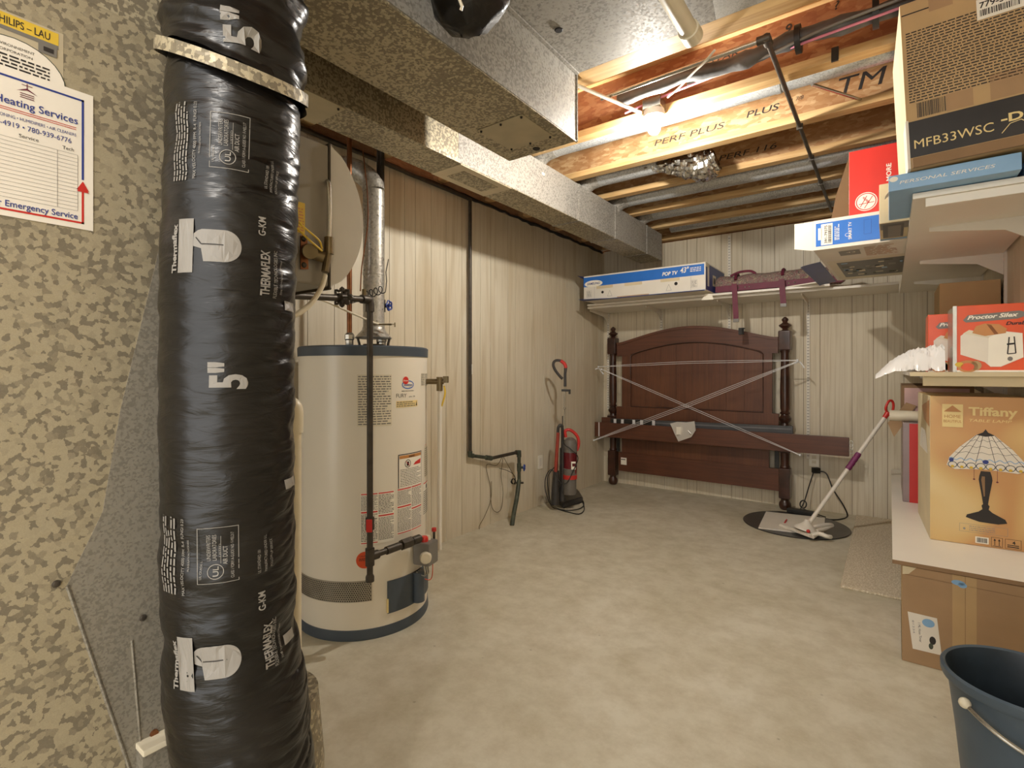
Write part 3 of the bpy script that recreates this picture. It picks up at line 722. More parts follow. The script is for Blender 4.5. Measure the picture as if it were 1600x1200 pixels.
# ---------------------------------------------------------------- ducts
# main big duct
BX0, BX1, BY, BZ = -1.42, -1.068, 1.92, 2.12
bd = thing('main_duct', 'wide galvanised main duct overhead with a screwed access plate at its end', 'duct', (-1.25, 1.2, BZ))
MB().box(BX0, BX1, -.9, BY, BZ, 2.409, .006).build('casing', [M_duct], bd)
MB().box(BX1-.001, BX1+.0015, -.9, BY-.004, BZ+.006, 2.405).build('side_sheet', [M_ductb], bd)
MB().tube([Vector((BX1, -.9, BZ)), Vector((BX1, BY, BZ))], .004, 6).build('seam', [M_duct], bd)
MB().tube([Vector((BX1, BY, BZ)), Vector((BX1, BY, 2.408))], .006, 8).build('seam', [M_ductb], bd)
Bz = lambda u, v_: at(u, v_, z=BZ)
pp = [Bz(738, 203), Bz(815, 177), Bz(876, 213), Bz(802, 241)]
c_ = sum(pp, Vector())/4; w0, w1, l0, l1 = min(c_.x-.10, 9), c_.x+.10, c_.y-.115, c_.y+.115
w0, w1 = min(p.x for p in pp)+.02, max(p.x for p in pp)-.02; l0, l1 = min(p.y for p in pp)+.01, max(p.y for p in pp)-.045
MB().box(w0, w1, l0, l1, BZ-.004, BZ-.001, .0008).build('access_plate', [M_plate], bd)
for (x, y) in ((w0+.012, l0+.012), (w1-.012, l0+.012), (w0+.012, l1-.012), (w1-.012, l1-.012), ((w0+w1)/2, l0+.012), ((w0+w1)/2, l1-.012)):
    MB().lathe([(0, .007), (.004, .007), (.005, .0)], (x, y, BZ-.003), (0, 0, -1), 8).build('screw', [M_dark], bd)
MB().lathe([(0, .003), (.014, .003), (.017, 0)], at(838, 232, z=BZ)+Vector((0, 0, -.001)), (0, 0, -1), 16).build('plug', [M_dark], bd)
# sheet metal pan beside the duct, folded along a diagonal
pan = thing('sheet_metal_pan', 'bright folded sheet metal pan nailed under the joists beside the main duct', 'sheet metal', (-.8, 1.6, ZC-.004))
c0 = Vector((BX1+.002, 1.918, ZC-.003)); f1 = Vector((-.60, 1.25, ZC+.0)); Lp = Vector((BX1+.002, -.3, ZC-.003))
mb = MB(); mb.prism([Lp, c0, f1, Vector((-.45, -.3, ZC-.003))], (0, 0, -.0015)); mb.build('flat_sheet', [M_ductb], pan)
g1 = Vector((-.50, 1.918, ZC-.003)); g2 = Vector((-.40, 1.25, ZC+.035)); 
MB().prism([c0, g1, g2, f1+Vector((0, 0, .002))], (0, 0, -.0015)).build('folded_sheet', [M_ductb], pan)
MB().prism([g1, Vector((-.33, 1.918, ZC-.003)), Vector((-.24, 1.2, ZC-.003)), g2], (0, 0, -.0015)).build('dark_sheet', [M_furn2], pan)
MB().box(BX1, BX1+.018, .2, 1.915, ZC-.012, ZC-.0055, .002).build('flange', [M_ductb], pan)
mb = MB(); q = at(873, 47, z=ZC-.006)
MB().lathe([(0, .003), (.013, .003), (.016, 0)], q, (0, 0, -1), 16).build('plug', [M_dark], pan)
# plywood strip nailed along the pan's edge
one('plywood_strip', [M_ply], MB().box(BX1+.002, XR+.08, 1.920, 1.966, ZC-.003, ZC+.16, .002), 'yellow plywood strip standing on edge behind the sheet metal pan', 'board')
# long trunk duct
TX0, TX1, TY1, TZ = -1.888, -1.682, 4.62, 2.16
tr = thing('trunk_duct', 'long narrow galvanised trunk duct running to the back wall', 'duct', (-1.78, 3, TZ))
MB().box(TX0, TX1, -.6, TY1, TZ, 2.406, .004).build('casing', [M_duct], tr)
MB().box(TX1-.001, TX1+.001, 1.86, TY1-.002, TZ+.004, 2.404).build('side_sheet', [M_ductb], tr)
for y in (3.05, 3.62, 4.25):
    MB().box(TX0-.003, TX1+.006, y, y+.022, TZ-.003, 2.406, .001).build('slip_joint', [M_ductb], tr)
t0, t1 = at(713, 287, z=TZ), at(810, 294, z=TZ)
yy0, yy1 = at(723, 272, z=TZ).y, at(812, 292, z=TZ).y
ym, yM = 1.86+.02, 2.30
MB().box(TX0+.002, TX1-.002, ym, yM, TZ-.003, TZ-.0005).build('tape_patch', [M_tape], tr)
MB().box(TX0+.045, TX1-.045, ym+.07, yM-.07, TZ-.005, TZ-.002).build('patch_plate', [M_duct], tr)
MB().box(TX0+.0, TX1, .85, 1.22, TZ-.005, TZ-.001).build('access_plate', [M_plate], tr)
for y in (.87, 1.2): MB().lathe([(0, .007), (.004, .007), (.005, 0)], (TX1-.02, y, TZ-.004), (0, 0, -1), 8).build('screw', [M_dark], tr)
MB().box(TX1, TX1+.002, 2.28, 2.31, 2.33, 2.345).box(TX1, TX1+.002, 2.6, 2.63, 2.33, 2.345).build('tape_tab', [M_whitep], tr)

# round branch pipes in the joist bays
def branch(y, z, r, x1, label, segs=5, elbow=True, x0=-1.62):
    t = thing('branch_pipe', label, 'duct pipe', (x0, y, z))
    mb = MB(); mb.tube([(x0, y, z), (x1, y, z)], r, 28); p_ = mb.build('pipe', [M_pipe], t)
    n_ = int((x1-x0)/.6)
    for k in range(1, n_+1):
        MB().tube([(x0+k*.6, y, z), (x0+k*.6+.02, y, z)], r+.002, 28).build('seam_ring', [M_pipe], t)
    if elbow:
        MB().tube(smooth_path([(x0+.02, y, z), (x0-.05, y, z-.01), (x0-.10, y, z-.04), (x0-.115, y, z-.07)]), r+.002, 24).build('elbow', [M_ductb], t)
branch(2.625, 2.475, .05, XR, 'bright round pipe behind the lamp, between the second and third joists')
branch(3.20, 2.475, .06, -1.10, 'round pipe ending in the crumpled foil wrap')
branch(3.70, 2.47, .062, XR, 'dark round pipe just beyond the crumpled foil wrap')
branch(4.20, 2.475, .055, XR, 'round pipe in shadow over the flat television cartons')
branch(4.69, 2.475, .05, XR, 'round pipe nearest the back wall', elbow=False)
# foil wrap on the second one
mb = MB().tube(smooth_path([(-1.27, 3.18, 2.46), (-1.12, 3.18, 2.445), (-.99, 3.17, 2.41), (-.89, 3.17, 2.40), (-.83, 3.17, 2.42)], 10), [.022+.086*min(1, k/28)*(1 if k < 36 else .75) for k in range(41)], 40)
mb.bm.normal_update()
for v_ in mb.bm.verts:
    q = v_.co*26; v_.co += v_.normal*(abs(noise.noise(q))*.028+abs(noise.noise(q*2.7))*.014-.012)
for f in mb.bm.faces: f.smooth = False
fo = mb.build('foil_wrap', [M_foil], None, sharp=12); tag(fo, 'crumpled silver foil wrap around the end of a round pipe', 'foil')
# grey wrapped hose and pink cable in the first bay
pts = [(x, 2.31+.01*math.sin(x*9), 2.458+.006*math.sin(x*15)) for x in [BX1+.02+k*.03 for k in range(50)]]
mb = MB().tube(pts, [.031+.004*math.sin(k*1.1)+random.uniform(-.003, .003) for k in range(50)], 20)
gh = one('wrapped_hose', [M_greyw], mb, 'grey plastic-wrapped hose with black bands lying along the joist by the lamp', 'air hose', sharp=60)
for x in (-.30, -.05, .12): MB().tube([(x, 2.31, 2.46), (x+.02, 2.31, 2.46)], .053, 20).build('band', [M_black2], gh)
pts = smooth_path([(BX1+.01, 2.395, 2.43), (-.8, 2.39, 2.455), (-.5, 2.35, 2.45), (-.2, 2.28, 2.425), (.1, 2.27, 2.43), (.45, 2.27, 2.44)])
one('pink_cable', [M_pink], MB().tube(pts, .005, 8), 'thin pink cable running beside the grey wrapped hose', 'cable')
pts = smooth_path([(-.75, 2.39, 2.47), (-.5, 2.33, 2.435), (-.2, 2.262, 2.44), (.1, 2.25, 2.45), (.45, 2.25, 2.46)])
one('grey_cable', [M_grey], MB().tube(pts, .006, 8), 'grey cable above the pink one beside the wrapped hose', 'cable')
# white drain pipe overhead
pt = thing('drain_pipe', 'short white plastic drain pipe with coupling, overhead beside the metal pan', 'pipe', (-.5, 1.6, 2.35))
e_ = at(1078, 50, z=2.345); s_ = Vector((e_.x, 1.0, 2.345))
MB().cyl(s_, e_, .030, 28).build('pipe', [M_cream], pt)
MB().cyl(e_+Vector((0, -.02, 0)), e_+Vector((0, .035, 0)), .036, 28).build('coupling', [M_cream], pt)
# iron gas line on the joist bottoms
gl = thing('gas_line', 'dark iron pipe running across the joists, turning at an elbow towards the back wall', 'pipe', (-.37, 2.13, 2.395))
MB().cyl((BX1+.003, 2.145, 2.398), (-.372, 2.125, 2.398), .0095, 14).build('pipe', [M_chrome], gl)
MB().cyl((-.372, 2.125, 2.398), (-.362, 4.70, 2.392), .0095, 14).build('pipe', [M_steel], gl)
mb = MB(); mb.cyl((-.405, 2.126, 2.398), (-.36, 2.125, 2.398), .016, 14); mb.cyl((-.372, 2.115, 2.398), (-.372, 2.165, 2.398), .016, 14); mb.build('elbow', [M_steel], gl)
mb = MB(); [mb.box(-.383, -.354, y-.008, y+.008, 2.38, 2.41, .003) for y in (2.985, 3.465, 3.955)]; mb.build('clips', [M_steel], gl)
mb = MB(); mb.tube(smooth_path([at(1103, 98, z=2.40), at(1112, 92, z=2.402), at(1118, 78, z=2.42)]), .006, 8)
# bracing rod and loose strap ends
one('diagonal_brace', [M_wire], MB().cyl(at(903, 134, z=2.375), at(1001, 176, z=2.375), .008, 12), 'pale diagonal rod from the main duct to the lamp box', 'rod')
one('white_cable', [M_wire], MB().tube(smooth_path([at(1043, 152, z=2.378), at(1062, 136, z=2.378), at(1085, 112, z=2.376), at(1100, 98, z=2.376), at(1117, 78, z=2.385)]), .0055, 8, squash=.6), 'white flat cable running from the lamp box across the joist', 'cable')
one('strap_end', [M_black2], MB().prism([Vector((-.19, 2.452, 2.40)), Vector((-.165, 2.452, 2.40)), Vector((-.165, 2.462, 2.46)), Vector((-.19, 2.462, 2.46))], (0, -.01, 0)), 'short black strap end hanging on the joist flange', 'strap')
one('metal_brace', [M_chrome], MB().cyl((-.28, 2.66, 2.435), (-.11, 2.955, 2.440), .007, 10), 'thin metal rod slanting to the joist stamped TM', 'rod')

# ---------------------------------------------------------------- ceiling lamp
LP = at(1022, 196, y=2.42); LP = Vector((LP.x, 2.42, 2.325))
lamp = thing('ceiling_lamp', 'bare lit bulb in a white porcelain holder under a metal box', 'lamp', (LP.x, LP.y, 2.41))
MB().lathe([(.0, .085), (.048, .085), (.052, .06), (.052, .052), (.030, .045), (.022, .035), (.020, .028)], LP+Vector((0, 0, .0)), n=32).build('lamp_holder', [M_white], lamp)
MB().box(LP.x-.045, LP.x+.045, LP.y-.04, LP.y+.04, LP.z+.0855, LP.z+.135, .006).build('junction_box', [M_chrome], lamp)
MB().ball(LP, .030, 12).build('bulb', [M_bulb], lamp)
MB().box(LP.x-.055, LP.x-.047, LP.y-.012, LP.y+.012, LP.z+.08, LP.z+.16, .001).build('bracket', [M_flange], lamp)
# a second lamp of the same kind over the camera's end of the room
L2 = Vector((-.15, -.75, 2.30))
lam2 = thing('ceiling_lamp', 'second bare bulb lamp, behind the camera', 'lamp', (L2.x, L2.y, 2.41))
MB().lathe([(.0, .085), (.048, .085), (.052, .06), (.052, .052), (.030, .045), (.022, .035), (.020, .028)], L2, n=32).build('lamp_holder', [M_white], lam2)
MB().box(L2.x-.045, L2.x+.045, L2.y-.04, L2.y+.04, L2.z+.0855, L2.z+.125, .006).build('junction_box', [M_chrome], lam2)
MB().ball(L2, .030, 12).build('bulb', [M_bulb2], lam2)
# ================================================================ water heater
HC = Vector((-2.045, 1.59, 0)); HR, HH = .297, 1.262
wh = thing('water_heater', 'tall white gas water heater with slate blue top and bottom rings', 'water heater', HC)
prof = [(HR-.004, .04), (HR, .045), (HR, HH-.045)]
MB().lathe([(HR-.02, .042)]+prof+[(HR-.02, HH-.044)], HC, n=96).build('tank_jacket', [M_enam], wh)
MB().lathe([(HR-.02, 0), (HR+.003, 0), (HR+.006, .010), (HR+.003, .045), (HR-.01, .047)], HC, n=96).build('base_ring', [M_blue], wh)
MB().lathe([(HR-.01, HH-.045), (HR+.004, HH-.045), (HR+.005, HH-.006), (HR-.002, HH), (0, HH+.002)], HC, n=96).build('top_ring', [M_blue], wh)
def Hray(u, v_):
    d = ray(u, v_); A = d.x**2+d.y**2; B = d.x*HC.x+d.y*HC.y; C_ = HC.x**2+HC.y**2-HR**2; q = B*B-A*C_
    t = (B-math.sqrt(max(q, 0)))/A; p_ = Vector((0, 0, EYE))+d*t; return (HR*math.atan2(p_.y-HC.y, p_.x-HC.x), p_.z)
hm = lambda s_, z_, d: HC+Vector(((HR+.0006+d)*math.cos(s_/HR), (HR+.0006+d)*math.sin(s_/HR), z_))
def Hr(a, u0, v0, u1, v1, m_, layer=1):
    s0, z0 = Hray(u0, (v0+v1)/2); s1, _ = Hray(u1, (v0+v1)/2); um = (u0+u1)/2
    zt_ = Hray(um, v0)[1]; zb_ = Hray(um, v1)[1]; a.rect(s0, zb_, s1, zt_, m_, layer); return s0, zb_, s1, zt_
a = Art(hm, .01)
s0, z0, s1, z1 = Hr(a, 558, 585, 612, 666, M_cream, 1)
a.para(s0+.004, z0+.004, s1-.004, z1-.004, 20, M_grey, 2, .45)
# maker's badge: red disc and blue swoosh oval
s0, zc = Hray(637, 600)
a.ring(s0+.003, zc-.003, .036, .019, .004, M_blueb, 1); a.disc(s0-.012, zc+.016, .0165, .0175, M_redb, 2); a.text('Rheem', s0-.012, zc+.012, .008, M_whitep, .028, align='c', layer=3, shear=.3)
a.text('GUARDIAN', s0+.003, zc-.008, .0075, M_navy, .050, align='c', layer=3, bold=.03); a.text('SYSTEM', s0+.016, zc-.016, .004, M_navy, .02, align='c', layer=3)
a.para(s0-.035, zc-.034, s0+.04, zc-.028, 1, M_grey, 1)
s0, zc = Hray(619, 620); a.text('FURY', s0, zc-.004, .018, M_grey, .055, layer=1); a.text('plus 50', s0+.07, zc-.004, .006, M_ink, .04, layer=1)
s0, z0, s1, z1 = Hr(a, 619, 626, 652, 636, M_goldt, 1); a.para(s0+.003, z0+.002, s1-.02, z1-.002, 3, M_grey, 2); a.poly([(s1-.014, z0+.004), (s1-.004, z0+.004), (s1-.009, z1-.003)], M_ink, 2)
for u0 in (658, 664):
    s0, z0, s1, z1 = Hr(a, u0, 583, u0+5, 603, M_cream, 1); a.para(s0+.001, z0+.002, s1-.001, z1-.002, 7, M_grey, 2)
# warning label
s0, z0, s1, z1 = Hr(a, 622, 708, 658, 761, M_ink, 1); a.rect(s0+.004, z0+.004, s1-.004, z1-.004, M_whitep, 2)
a.rect(s0+.006, z1-.020, s1-.006, z1-.006, M_amber, 3); a.text('WARNING', (s0+s1)/2, z1-.018, .009, M_ink, .04, align='c', layer=4, bold=.02)
a.ring((s0*.66+s1*.34), z1-.045, .018, .018, .003, M_ink, 3); a.rect(s0*.66+s1*.34-.007, z1-.055, s0*.66+s1*.34+.007, z1-.036, M_ink, 3); a.line((s0*.66+s1*.34-.012, z1-.033), (s0*.66+s1*.34+.012, z1-.057), .002, M_redb, 4)
a.poly([(s0*.35+s1*.65-.014, z1-.056), (s1-.012, z1-.056), (s1-.010, z1-.034), (s0*.35+s1*.65, z1-.044)], M_redb, 3)
a.para(s0+.010, z0+.008, s1-.010, z1-.066, 11, M_ink, 3, .35)
# big instruction sheets
for (u0, v0, u1, v1) in ((563, 769, 616, 849), (620, 760, 658, 831)):
    s0, z0, s1, z1 = Hr(a, u0, v0, u1, v1, M_whitep, 1); sm = (s0+s1)/2
    for k in range(2):
        L, R = (s0+.003, sm-.002) if k == 0 else (sm+.002, s1-.003)
        a.rect(L, z1-.008, R, z1-.003, M_redb, 2).para(L, z1-.075-k*.02, R, z1-.011, 13, M_ink, 2, .42)
        a.rect(L, z1-.086-k*.02, R, z1-.080-k*.02, M_redb, 2).para(L, z0+.012, R, z1-.090-k*.02, 18, M_ink, 2, .42)
        if k == 0 or u0 > 600: a.rect(L, z0+.004, R, z0+.008, M_redb, 2)
s0, z0, s1, z1 = Hr(a, 661, 751, 670, 802, M_whitep, 1); a.rect(s0+.002, z1-.008, s1-.002, z1-.003, M_redb, 2).para(s0+.002, z0+.004, s1-.002, z1-.04, 12, M_ink, 2, .4); a.disc((s0+s1)/2, z1-.025, .012, .012, M_ink, 2)
s0, z0, s1, z1 = Hr(a, 663, 695, 671, 742, M_cream, 1); a.para(s0+.002, z0+.002, s1-.002, z1-.006, 14, M_grey, 2, .4); a.text('UNICA', s0+.004, z1+.004, .006, M_redb, .03, layer=1)
sO, zO = Hray(570, 875); a.disc(sO, zO, .036, .036, M_oran, 1); a.text('CAUTION', sO, zO+.014, .007, M_ink, .045, align='c', layer=2); a.para(sO-.024, zO-.004, sO+.02, zO+.009, 3, M_ink, 2); a.disc(sO+.012, zO-.018, .010, .006, M_ink, 2)
a.build('labels', wh)
# perforated intake screen
s0, z0 = Hray(467, 935); s1, _ = Hray(581, 912); 
z0 = .165; z1 = .255; s0 = -HR*PI*.78
n_ = 60; mb = MB(); mb.grid(lambda p_, q: hm(s0+(s1-s0)*p_, z0+(z1-z0)*q, .001), n_, 2); scr = mb.build('intake_screen', [M_perf], wh)
a = Art(hm, 0); r_n = 0; z = z0+.006
while z < z1-.003:
    s_ = s0+(.005 if r_n % 2 else 0)+.004
    while s_ < s1-.004:
        if s_ > -HR*PI*.62: a.disc(s_, z, .0030, .0030, M_dark, 4, 6)
        s_ += .0095
    z += .0083; r_n += 1
a.build('perforations', scr)['kind'] = 'stuff'
# slate blue access door
s0, z0_ = Hray(605, 985); s1, _ = Hray(666, 935)
mb = MB()
for (r0, r1, a0, a1, zb_, zt_) in ((HR, HR+.006, s0/HR, s1/HR+.1, .095, .235), ):
    N_ = 16; o1 = []; 
    for k in range(N_):
        p0, p1 = a0+(a1-a0)*k/N_, a0+(a1-a0)*(k+1)/N_
        mb.prism([HC+Vector((r_*math.cos(p), r_*math.sin(p), zb_)) for r_, p in ((r0, p0), (r1, p0), (r1, p1), (r0, p1))], (0, 0, zt_-zb_))
bmesh.ops.remove_doubles(mb.bm, verts=mb.bm.verts[:], dist=1e-5)
door = mb.build('access_door', [M_blue], wh)
aD = Hray(650, 950)[0]/HR; pD = HC+Vector((math.cos(aD)*(HR+.012), math.sin(aD)*(HR+.012), 0))
MB().tube([pD+Vector((0, 0, .10)), pD+Vector((0, 0, .235))], .030, 20).build('cover_boss', [M_blue], door)
MB().obox(HC+Vector((math.cos(s0/HR)*(HR+.004), math.sin(s0/HR)*(HR+.004), .13)), ((math.cos(s0/HR), math.sin(s0/HR), 0), (-math.sin(s0/HR), math.cos(s0/HR), 0), (0, 0, 1)), (.005, .003, .03)).build('door_tab', [M_goldt], door)
# gas control valve
aV = Hray(652, 865)[0]/HR; er = Vector((math.cos(aV), math.sin(aV), 0)); et = Vector((-math.sin(aV), math.cos(aV), 0)); zV = Hray(652, 860)[1]
vc = HC+er*(HR+.045)+Vector((0, 0, zV)); ez = Vector((0, 0, 1))
cv = MB().obox(vc, (er, et, ez), (.043, .042, .052), .008).build('gas_control', [M_grey], wh)
tc_ = (Vector((0, 0, EYE))-vc); tc_.z = 0; tc_.normalize(); kp = vc+tc_*.048+Vector((0, 0, -.008))
MB().lathe([(0, .022), (.022, .022), (.026, .016), (.027, .0), (0, 0)], kp, tc_, 24).build('white_knob', [M_cream], cv)
MB().lathe([(0, .022), (.014, .022), (.018, .014), (.018, 0), (0, 0)], vc+Vector((0, 0, .052))-et*.012, (0, 0, 1), 20).build('red_knob', [M_redb], cv)
MB().lathe([(0, .018), (.012, .018), (.016, .010), (.016, 0), (0, 0)], vc+Vector((0, 0, .052))+et*.016, (0, 0, 1), 20).build('white_dial', [M_cream], cv)
MB().cyl(vc+et*.040+Vector((0, 0, .05))+er*.02, vc+et*.040+Vector((0, 0, .085))+er*.02, .006, 10).build('igniter_post', [M_steel], cv)
MB().cyl(vc+et*.040+Vector((0, 0, .085))+er*.02, vc+et*.040+Vector((0, 0, .100))+er*.02, .011, 12).build('igniter_button', [M_red], cv)
for k, (o1, o2) in enumerate(((-.014, -.03), (.004, .0), (.016, .012))):
    MB().tube(smooth_path([vc+Vector((0, 0, -.05))+tc_*.02+et*o1, vc+Vector((0, 0, -.10))+tc_*.015+et*(o1+.004), pD+Vector((0, 0, .235))+et*o2*.5]), .0035, 8).build('burner_tube', [M_chrome], wh)
MB().tube(smooth_path([vc+et*.042+Vector((0, 0, .03)), vc+et*.060+Vector((0, 0, -.04)), vc+et*.050+Vector((0, 0, -.14)), pD+et*.03+Vector((0, 0, .19))]), .002, 8).build('igniter_wire', [M_oran], wh)
# drain cock on the right side
aQ = .62; eq = Vector((math.cos(aQ), math.sin(aQ), 0)); qc = HC+eq*HR+Vector((0, 0, .305))
mb = MB(); mb.cyl(qc, qc+eq*.055, .013, 14); mb.lathe([(0, .014), (.024, .012), (.027, 0), (.024, -.012), (0, -.014)], qc+eq*.035, eq, 12)
mb.cyl(qc+eq*.05, qc+eq*.05-Vector((0, 0, .03)), .012, 12); mb.build('drain_cock', [M_white], wh)
# relief valve and its discharge pipe
aR = Hray(671, 595)[0]/HR; rr_ = at(684, 596, x=-1.86); er2 = Vector((math.cos(.62), math.sin(.62), 0))
p0 = HC+er2*HR+Vector((0, 0, EYE-.05)); p1 = p0+er2*.065
mb = MB(); mb.cyl(p0, p1+er2*.02, .013, 14); mb.cyl(p1+Vector((0, 0, .022)), p1-Vector((0, 0, .045)), .015, 14); mb.obox(p1+er2*.03+Vector((0, 0, .010)), (er2, et, ez), (.012, .006, .016), .002)
rv = mb.build('relief_valve', [M_brass], wh)
MB().tube(smooth_path([p1+er2*.022+Vector((0, 0, -.02)), p1+er2*.026+Vector((0, 0, -.06)), p1+er2*.010+Vector((0, 0, -.12))]), .006, 6, squash=.3).build('yellow_tag', [M_yel], rv)
MB().cyl(p1-Vector((0, 0, .045)), Vector((p1.x, p1.y, .29)), .0105, 14).build('discharge_pipe', [M_white], wh)
# draft hood and nipples on the top
dh = HC+Vector((.035, .025, HH))
MB().lathe([(.085, .045), (.088, .05), (.055, .085), (.052, .10)], dh, n=32).build('draft_hood', [M_vent], wh)
mb = MB(); [mb.cyl(dh+Vector((.065*math.cos(k*PI/2+.6), .065*math.sin(k*PI/2+.6), 0)), dh+Vector((.078*math.cos(k*PI/2+.6), .078*math.sin(k*PI/2+.6), .05)), .006, 8) for k in range(4)]
mb.lathe([(.05, 0), (.05, .018), (0, .02)], dh, n=24); mb.build('hood_legs', [M_steel], wh)
# vent pipe
vp = thing('vent_pipe', 'shiny round galvanised vent pipe rising from the water heater to an elbow', 'duct pipe', dh+Vector((0, 0, .10)))
ztop = 2.02
MB().tube([dh+Vector((0, 0, .095)), dh+Vector((0, 0, ztop-HH))], .050, 32).build('pipe', [M_vent], vp)
e0 = dh+Vector((0, 0, ztop-HH)); dl = Vector((-.80, .25, 0)).normalized(); dl = (-RT*.8+FW*.1).normalized()
mb = MB().tube([e0, e0+Vector((0, 0, .03))+dl*.006, e0+Vector((0, 0, .065))+dl*.03, e0+Vector((0, 0, .10))+dl*.075, e0+Vector((0, 0, .12))+dl*.13, e0+Vector((0, 0, .135))+dl*.35], .0525, 32)
mb.build('elbow', [M_vent], vp, sharp=12)
for dz in (.35, .68): MB().tube([dh+Vector((0, 0, dz)), dh+Vector((0, 0, dz+.012))], .052, 32).build('seam_ring', [M_vent], vp)
# water pipes behind
def wpos(u, rr): 
    d = ray(u, 580); k = rr/ (d.x*FW.x+d.y*FW.y); return Vector((d.x*rr, d.y*rr, 0))
c1 = wpos(546, 2.37); cp = thing('water_pipe', 'copper water pipe left of the vent, dropping into the heater top', 'pipe', c1+Vector((0, 0, HH)))
MB().cyl(c1+Vector((0, 0, HH+.05)), c1+Vector((0, 0, 2.70)), .0115, 14).build('pipe', [M_copper], cp)
MB().lathe([(.014, 0), (.018, .01), (.018, .03), (.022, .035), (.022, .055), (.014, .065)], c1+Vector((0, 0, HH)), n=8).build('union', [M_chrome], cp)
c2 = wpos(597, 2.56); cp = thing('water_pipe', 'dark copper water pipe right of the vent, with a blue handled valve', 'pipe', c2+Vector((0, 0, HH)))
MB().cyl(c2+Vector((0, 0, HH+.05)), c2+Vector((0, 0, 2.70)), .0115, 14).build('pipe', [M_steel], cp)
MB().lathe([(.014, 0), (.018, .01), (.018, .03), (.022, .035), (.022, .055), (.014, .065)], c2+Vector((0, 0, HH)), n=8).build('union', [M_chrome], cp)
vz = c2+Vector((0, 0, EYE+(580-478)*2.56/FPX))
def gatevalve(parent, c_, d, col, bodym):
    d = Vector(d).normalized()
    b_ = MB().cyl(c_+Vector((0, 0, -.03)), c_+Vector((0, 0, .03)), .017, 12).cyl(c_, c_+d*.04, .010, 12).build('valve_body', [bodym], parent)
    mb = MB(); cc = c_+d*.042; q = Vector((0, 0, 1)).rotation_difference(d)
    mb.tube([cc+q @ Vector((.022*(1+.12*math.cos(5*t))*math.cos(t), .022*(1+.12*math.cos(5*t))*math.sin(t), 0)) for t in (2*PI*k/30 for k in range(30))], .004, 8, closed=True)
    for k in range(4): mb.cyl(cc, cc+q @ Vector((.02*math.cos(k*PI/2), .02*math.sin(k*PI/2), 0)), .003, 6)
    mb.cyl(cc-d*.005, cc+d*.006, .007, 10); mb.build('handle', [col], b_)
gatevalve(cp, vz, RT+FW*-.4, M_teal, M_steel)
c3 = wpos(591.5, 2.60); one('water_pipe', [M_steel], MB().cyl(c3+Vector((0, 0, HH+.003)), c3+Vector((0, 0, 2.70)), .010, 12), 'thin dark pipe close behind the pipe with the blue valve', 'pipe')
# control wires hanging by the vent
pts = smooth_path([V(567, 235, 2.4), V(570, 262, 2.38), V(574, 300, 2.38), V(575, 345, 2.38), V(570, 385, 2.39), V(565, 420, 2.4), V(563, 455, 2.4)])
one('brown_cable', [M_copper], MB().tube(pts, .0028, 6), 'thin brown cable hanging in front of the vent pipe', 'cable')
coil = []
for k in range(90):
    t = k/89; coil.append(V(569+t*30+4.5*math.sin(t*26), 462-t*10+6*math.cos(t*26), 2.3+.1*t))
coil = [V(548, 474, 2.25)]+coil+[V(604, 440, 2.42), V(603, 425, 2.42), V(607, 405, 2.42)]
one('coiled_wire', [M_dark], MB().tube(coil, .0022, 6), 'curly dark wire twisted between the gas pipe and the water pipe', 'wire')
pts = smooth_path([V(455, 462, 1.9), V(500, 468, 2.0), V(540, 485, 2.1), V(575, 500, 2.3), V(592, 506, 2.42), V(617, 506, 2.45)])
one('thin_hose', [M_cream], MB().tube(pts, .0045, 8), 'thin cream plastic hose crossing to the water pipe', 'hose')
mb = MB(); mb.obox(V(597, 507, 2.42), (RT, FW, ez), (.045, .006, .004), .001); mb.cyl(V(617, 504, 2.42), V(617, 511, 2.42), .003, 8)
one('pipe_clamp', [M_brass], mb, 'small saddle clamp round the water pipe above the heater', 'clamp')

# black iron gas pipe in front
GP = wpos(578, 2.115); zt_ = EYE+(580-468)*2.115/FPX
gp = thing('gas_pipe', 'dark iron gas pipe running down the front of the water heater', 'pipe', (GP.x, GP.y, .29))
G = lambda z_: Vector((GP.x, GP.y, z_))
MB().cyl(G(.30), G(zt_), .0125, 16).build('drop_pipe', [M_steel], gp)
end = V(440, 461, 1.72)
MB().cyl(G(zt_), end, .0125, 16).build('supply_pipe', [M_steel], gp)
ed = (end-G(zt_)).normalized()
mb = MB(); mb.tube([G(zt_-.05), G(zt_-.02), G(zt_)+ed*.004, G(zt_)+ed*.025, G(zt_)+ed*.05], .018, 16); mb.build('elbow', [M_steel], gp)
gv = G(zt_)+ed*.145
mb = MB(); mb.cyl(gv-ed*.03, gv+ed*.03, .019, 12); mb.cyl(gv-Vector((0, 0, .012)), gv+Vector((0, 0, .035)), .010, 10); vb = mb.build('valve_body', [M_steel], gp)
mb = MB(); q = V(530, 464, 2.0)-gv
mb.tube([gv+RT*.0+(-FW)*.03+(RT*math.cos(t)+ez*math.sin(t))*(.030+.006*math.cos(8*t)) for t in (2*PI*k/40 for k in range(40))], .005, 8, closed=True)
for k in range(4): mb.cyl(gv-FW*.03, gv-FW*.03+(RT*math.cos(k*PI/2)+ez*math.sin(k*PI/2))*.03, .0035, 6)
mb.cyl(gv, gv-FW*.035, .006, 8); mb.build('valve_handle', [M_steel], vb)
mb = MB(); mb.cyl(G(zt_)+ed*.035-Vector((0, 0, 0)), G(zt_)+ed*.035+Vector((0, 0, .04)), .009, 10); mb.build('test_plug', [M_brass], gp)
zT = EYE+(580-870)*2.115/FPX
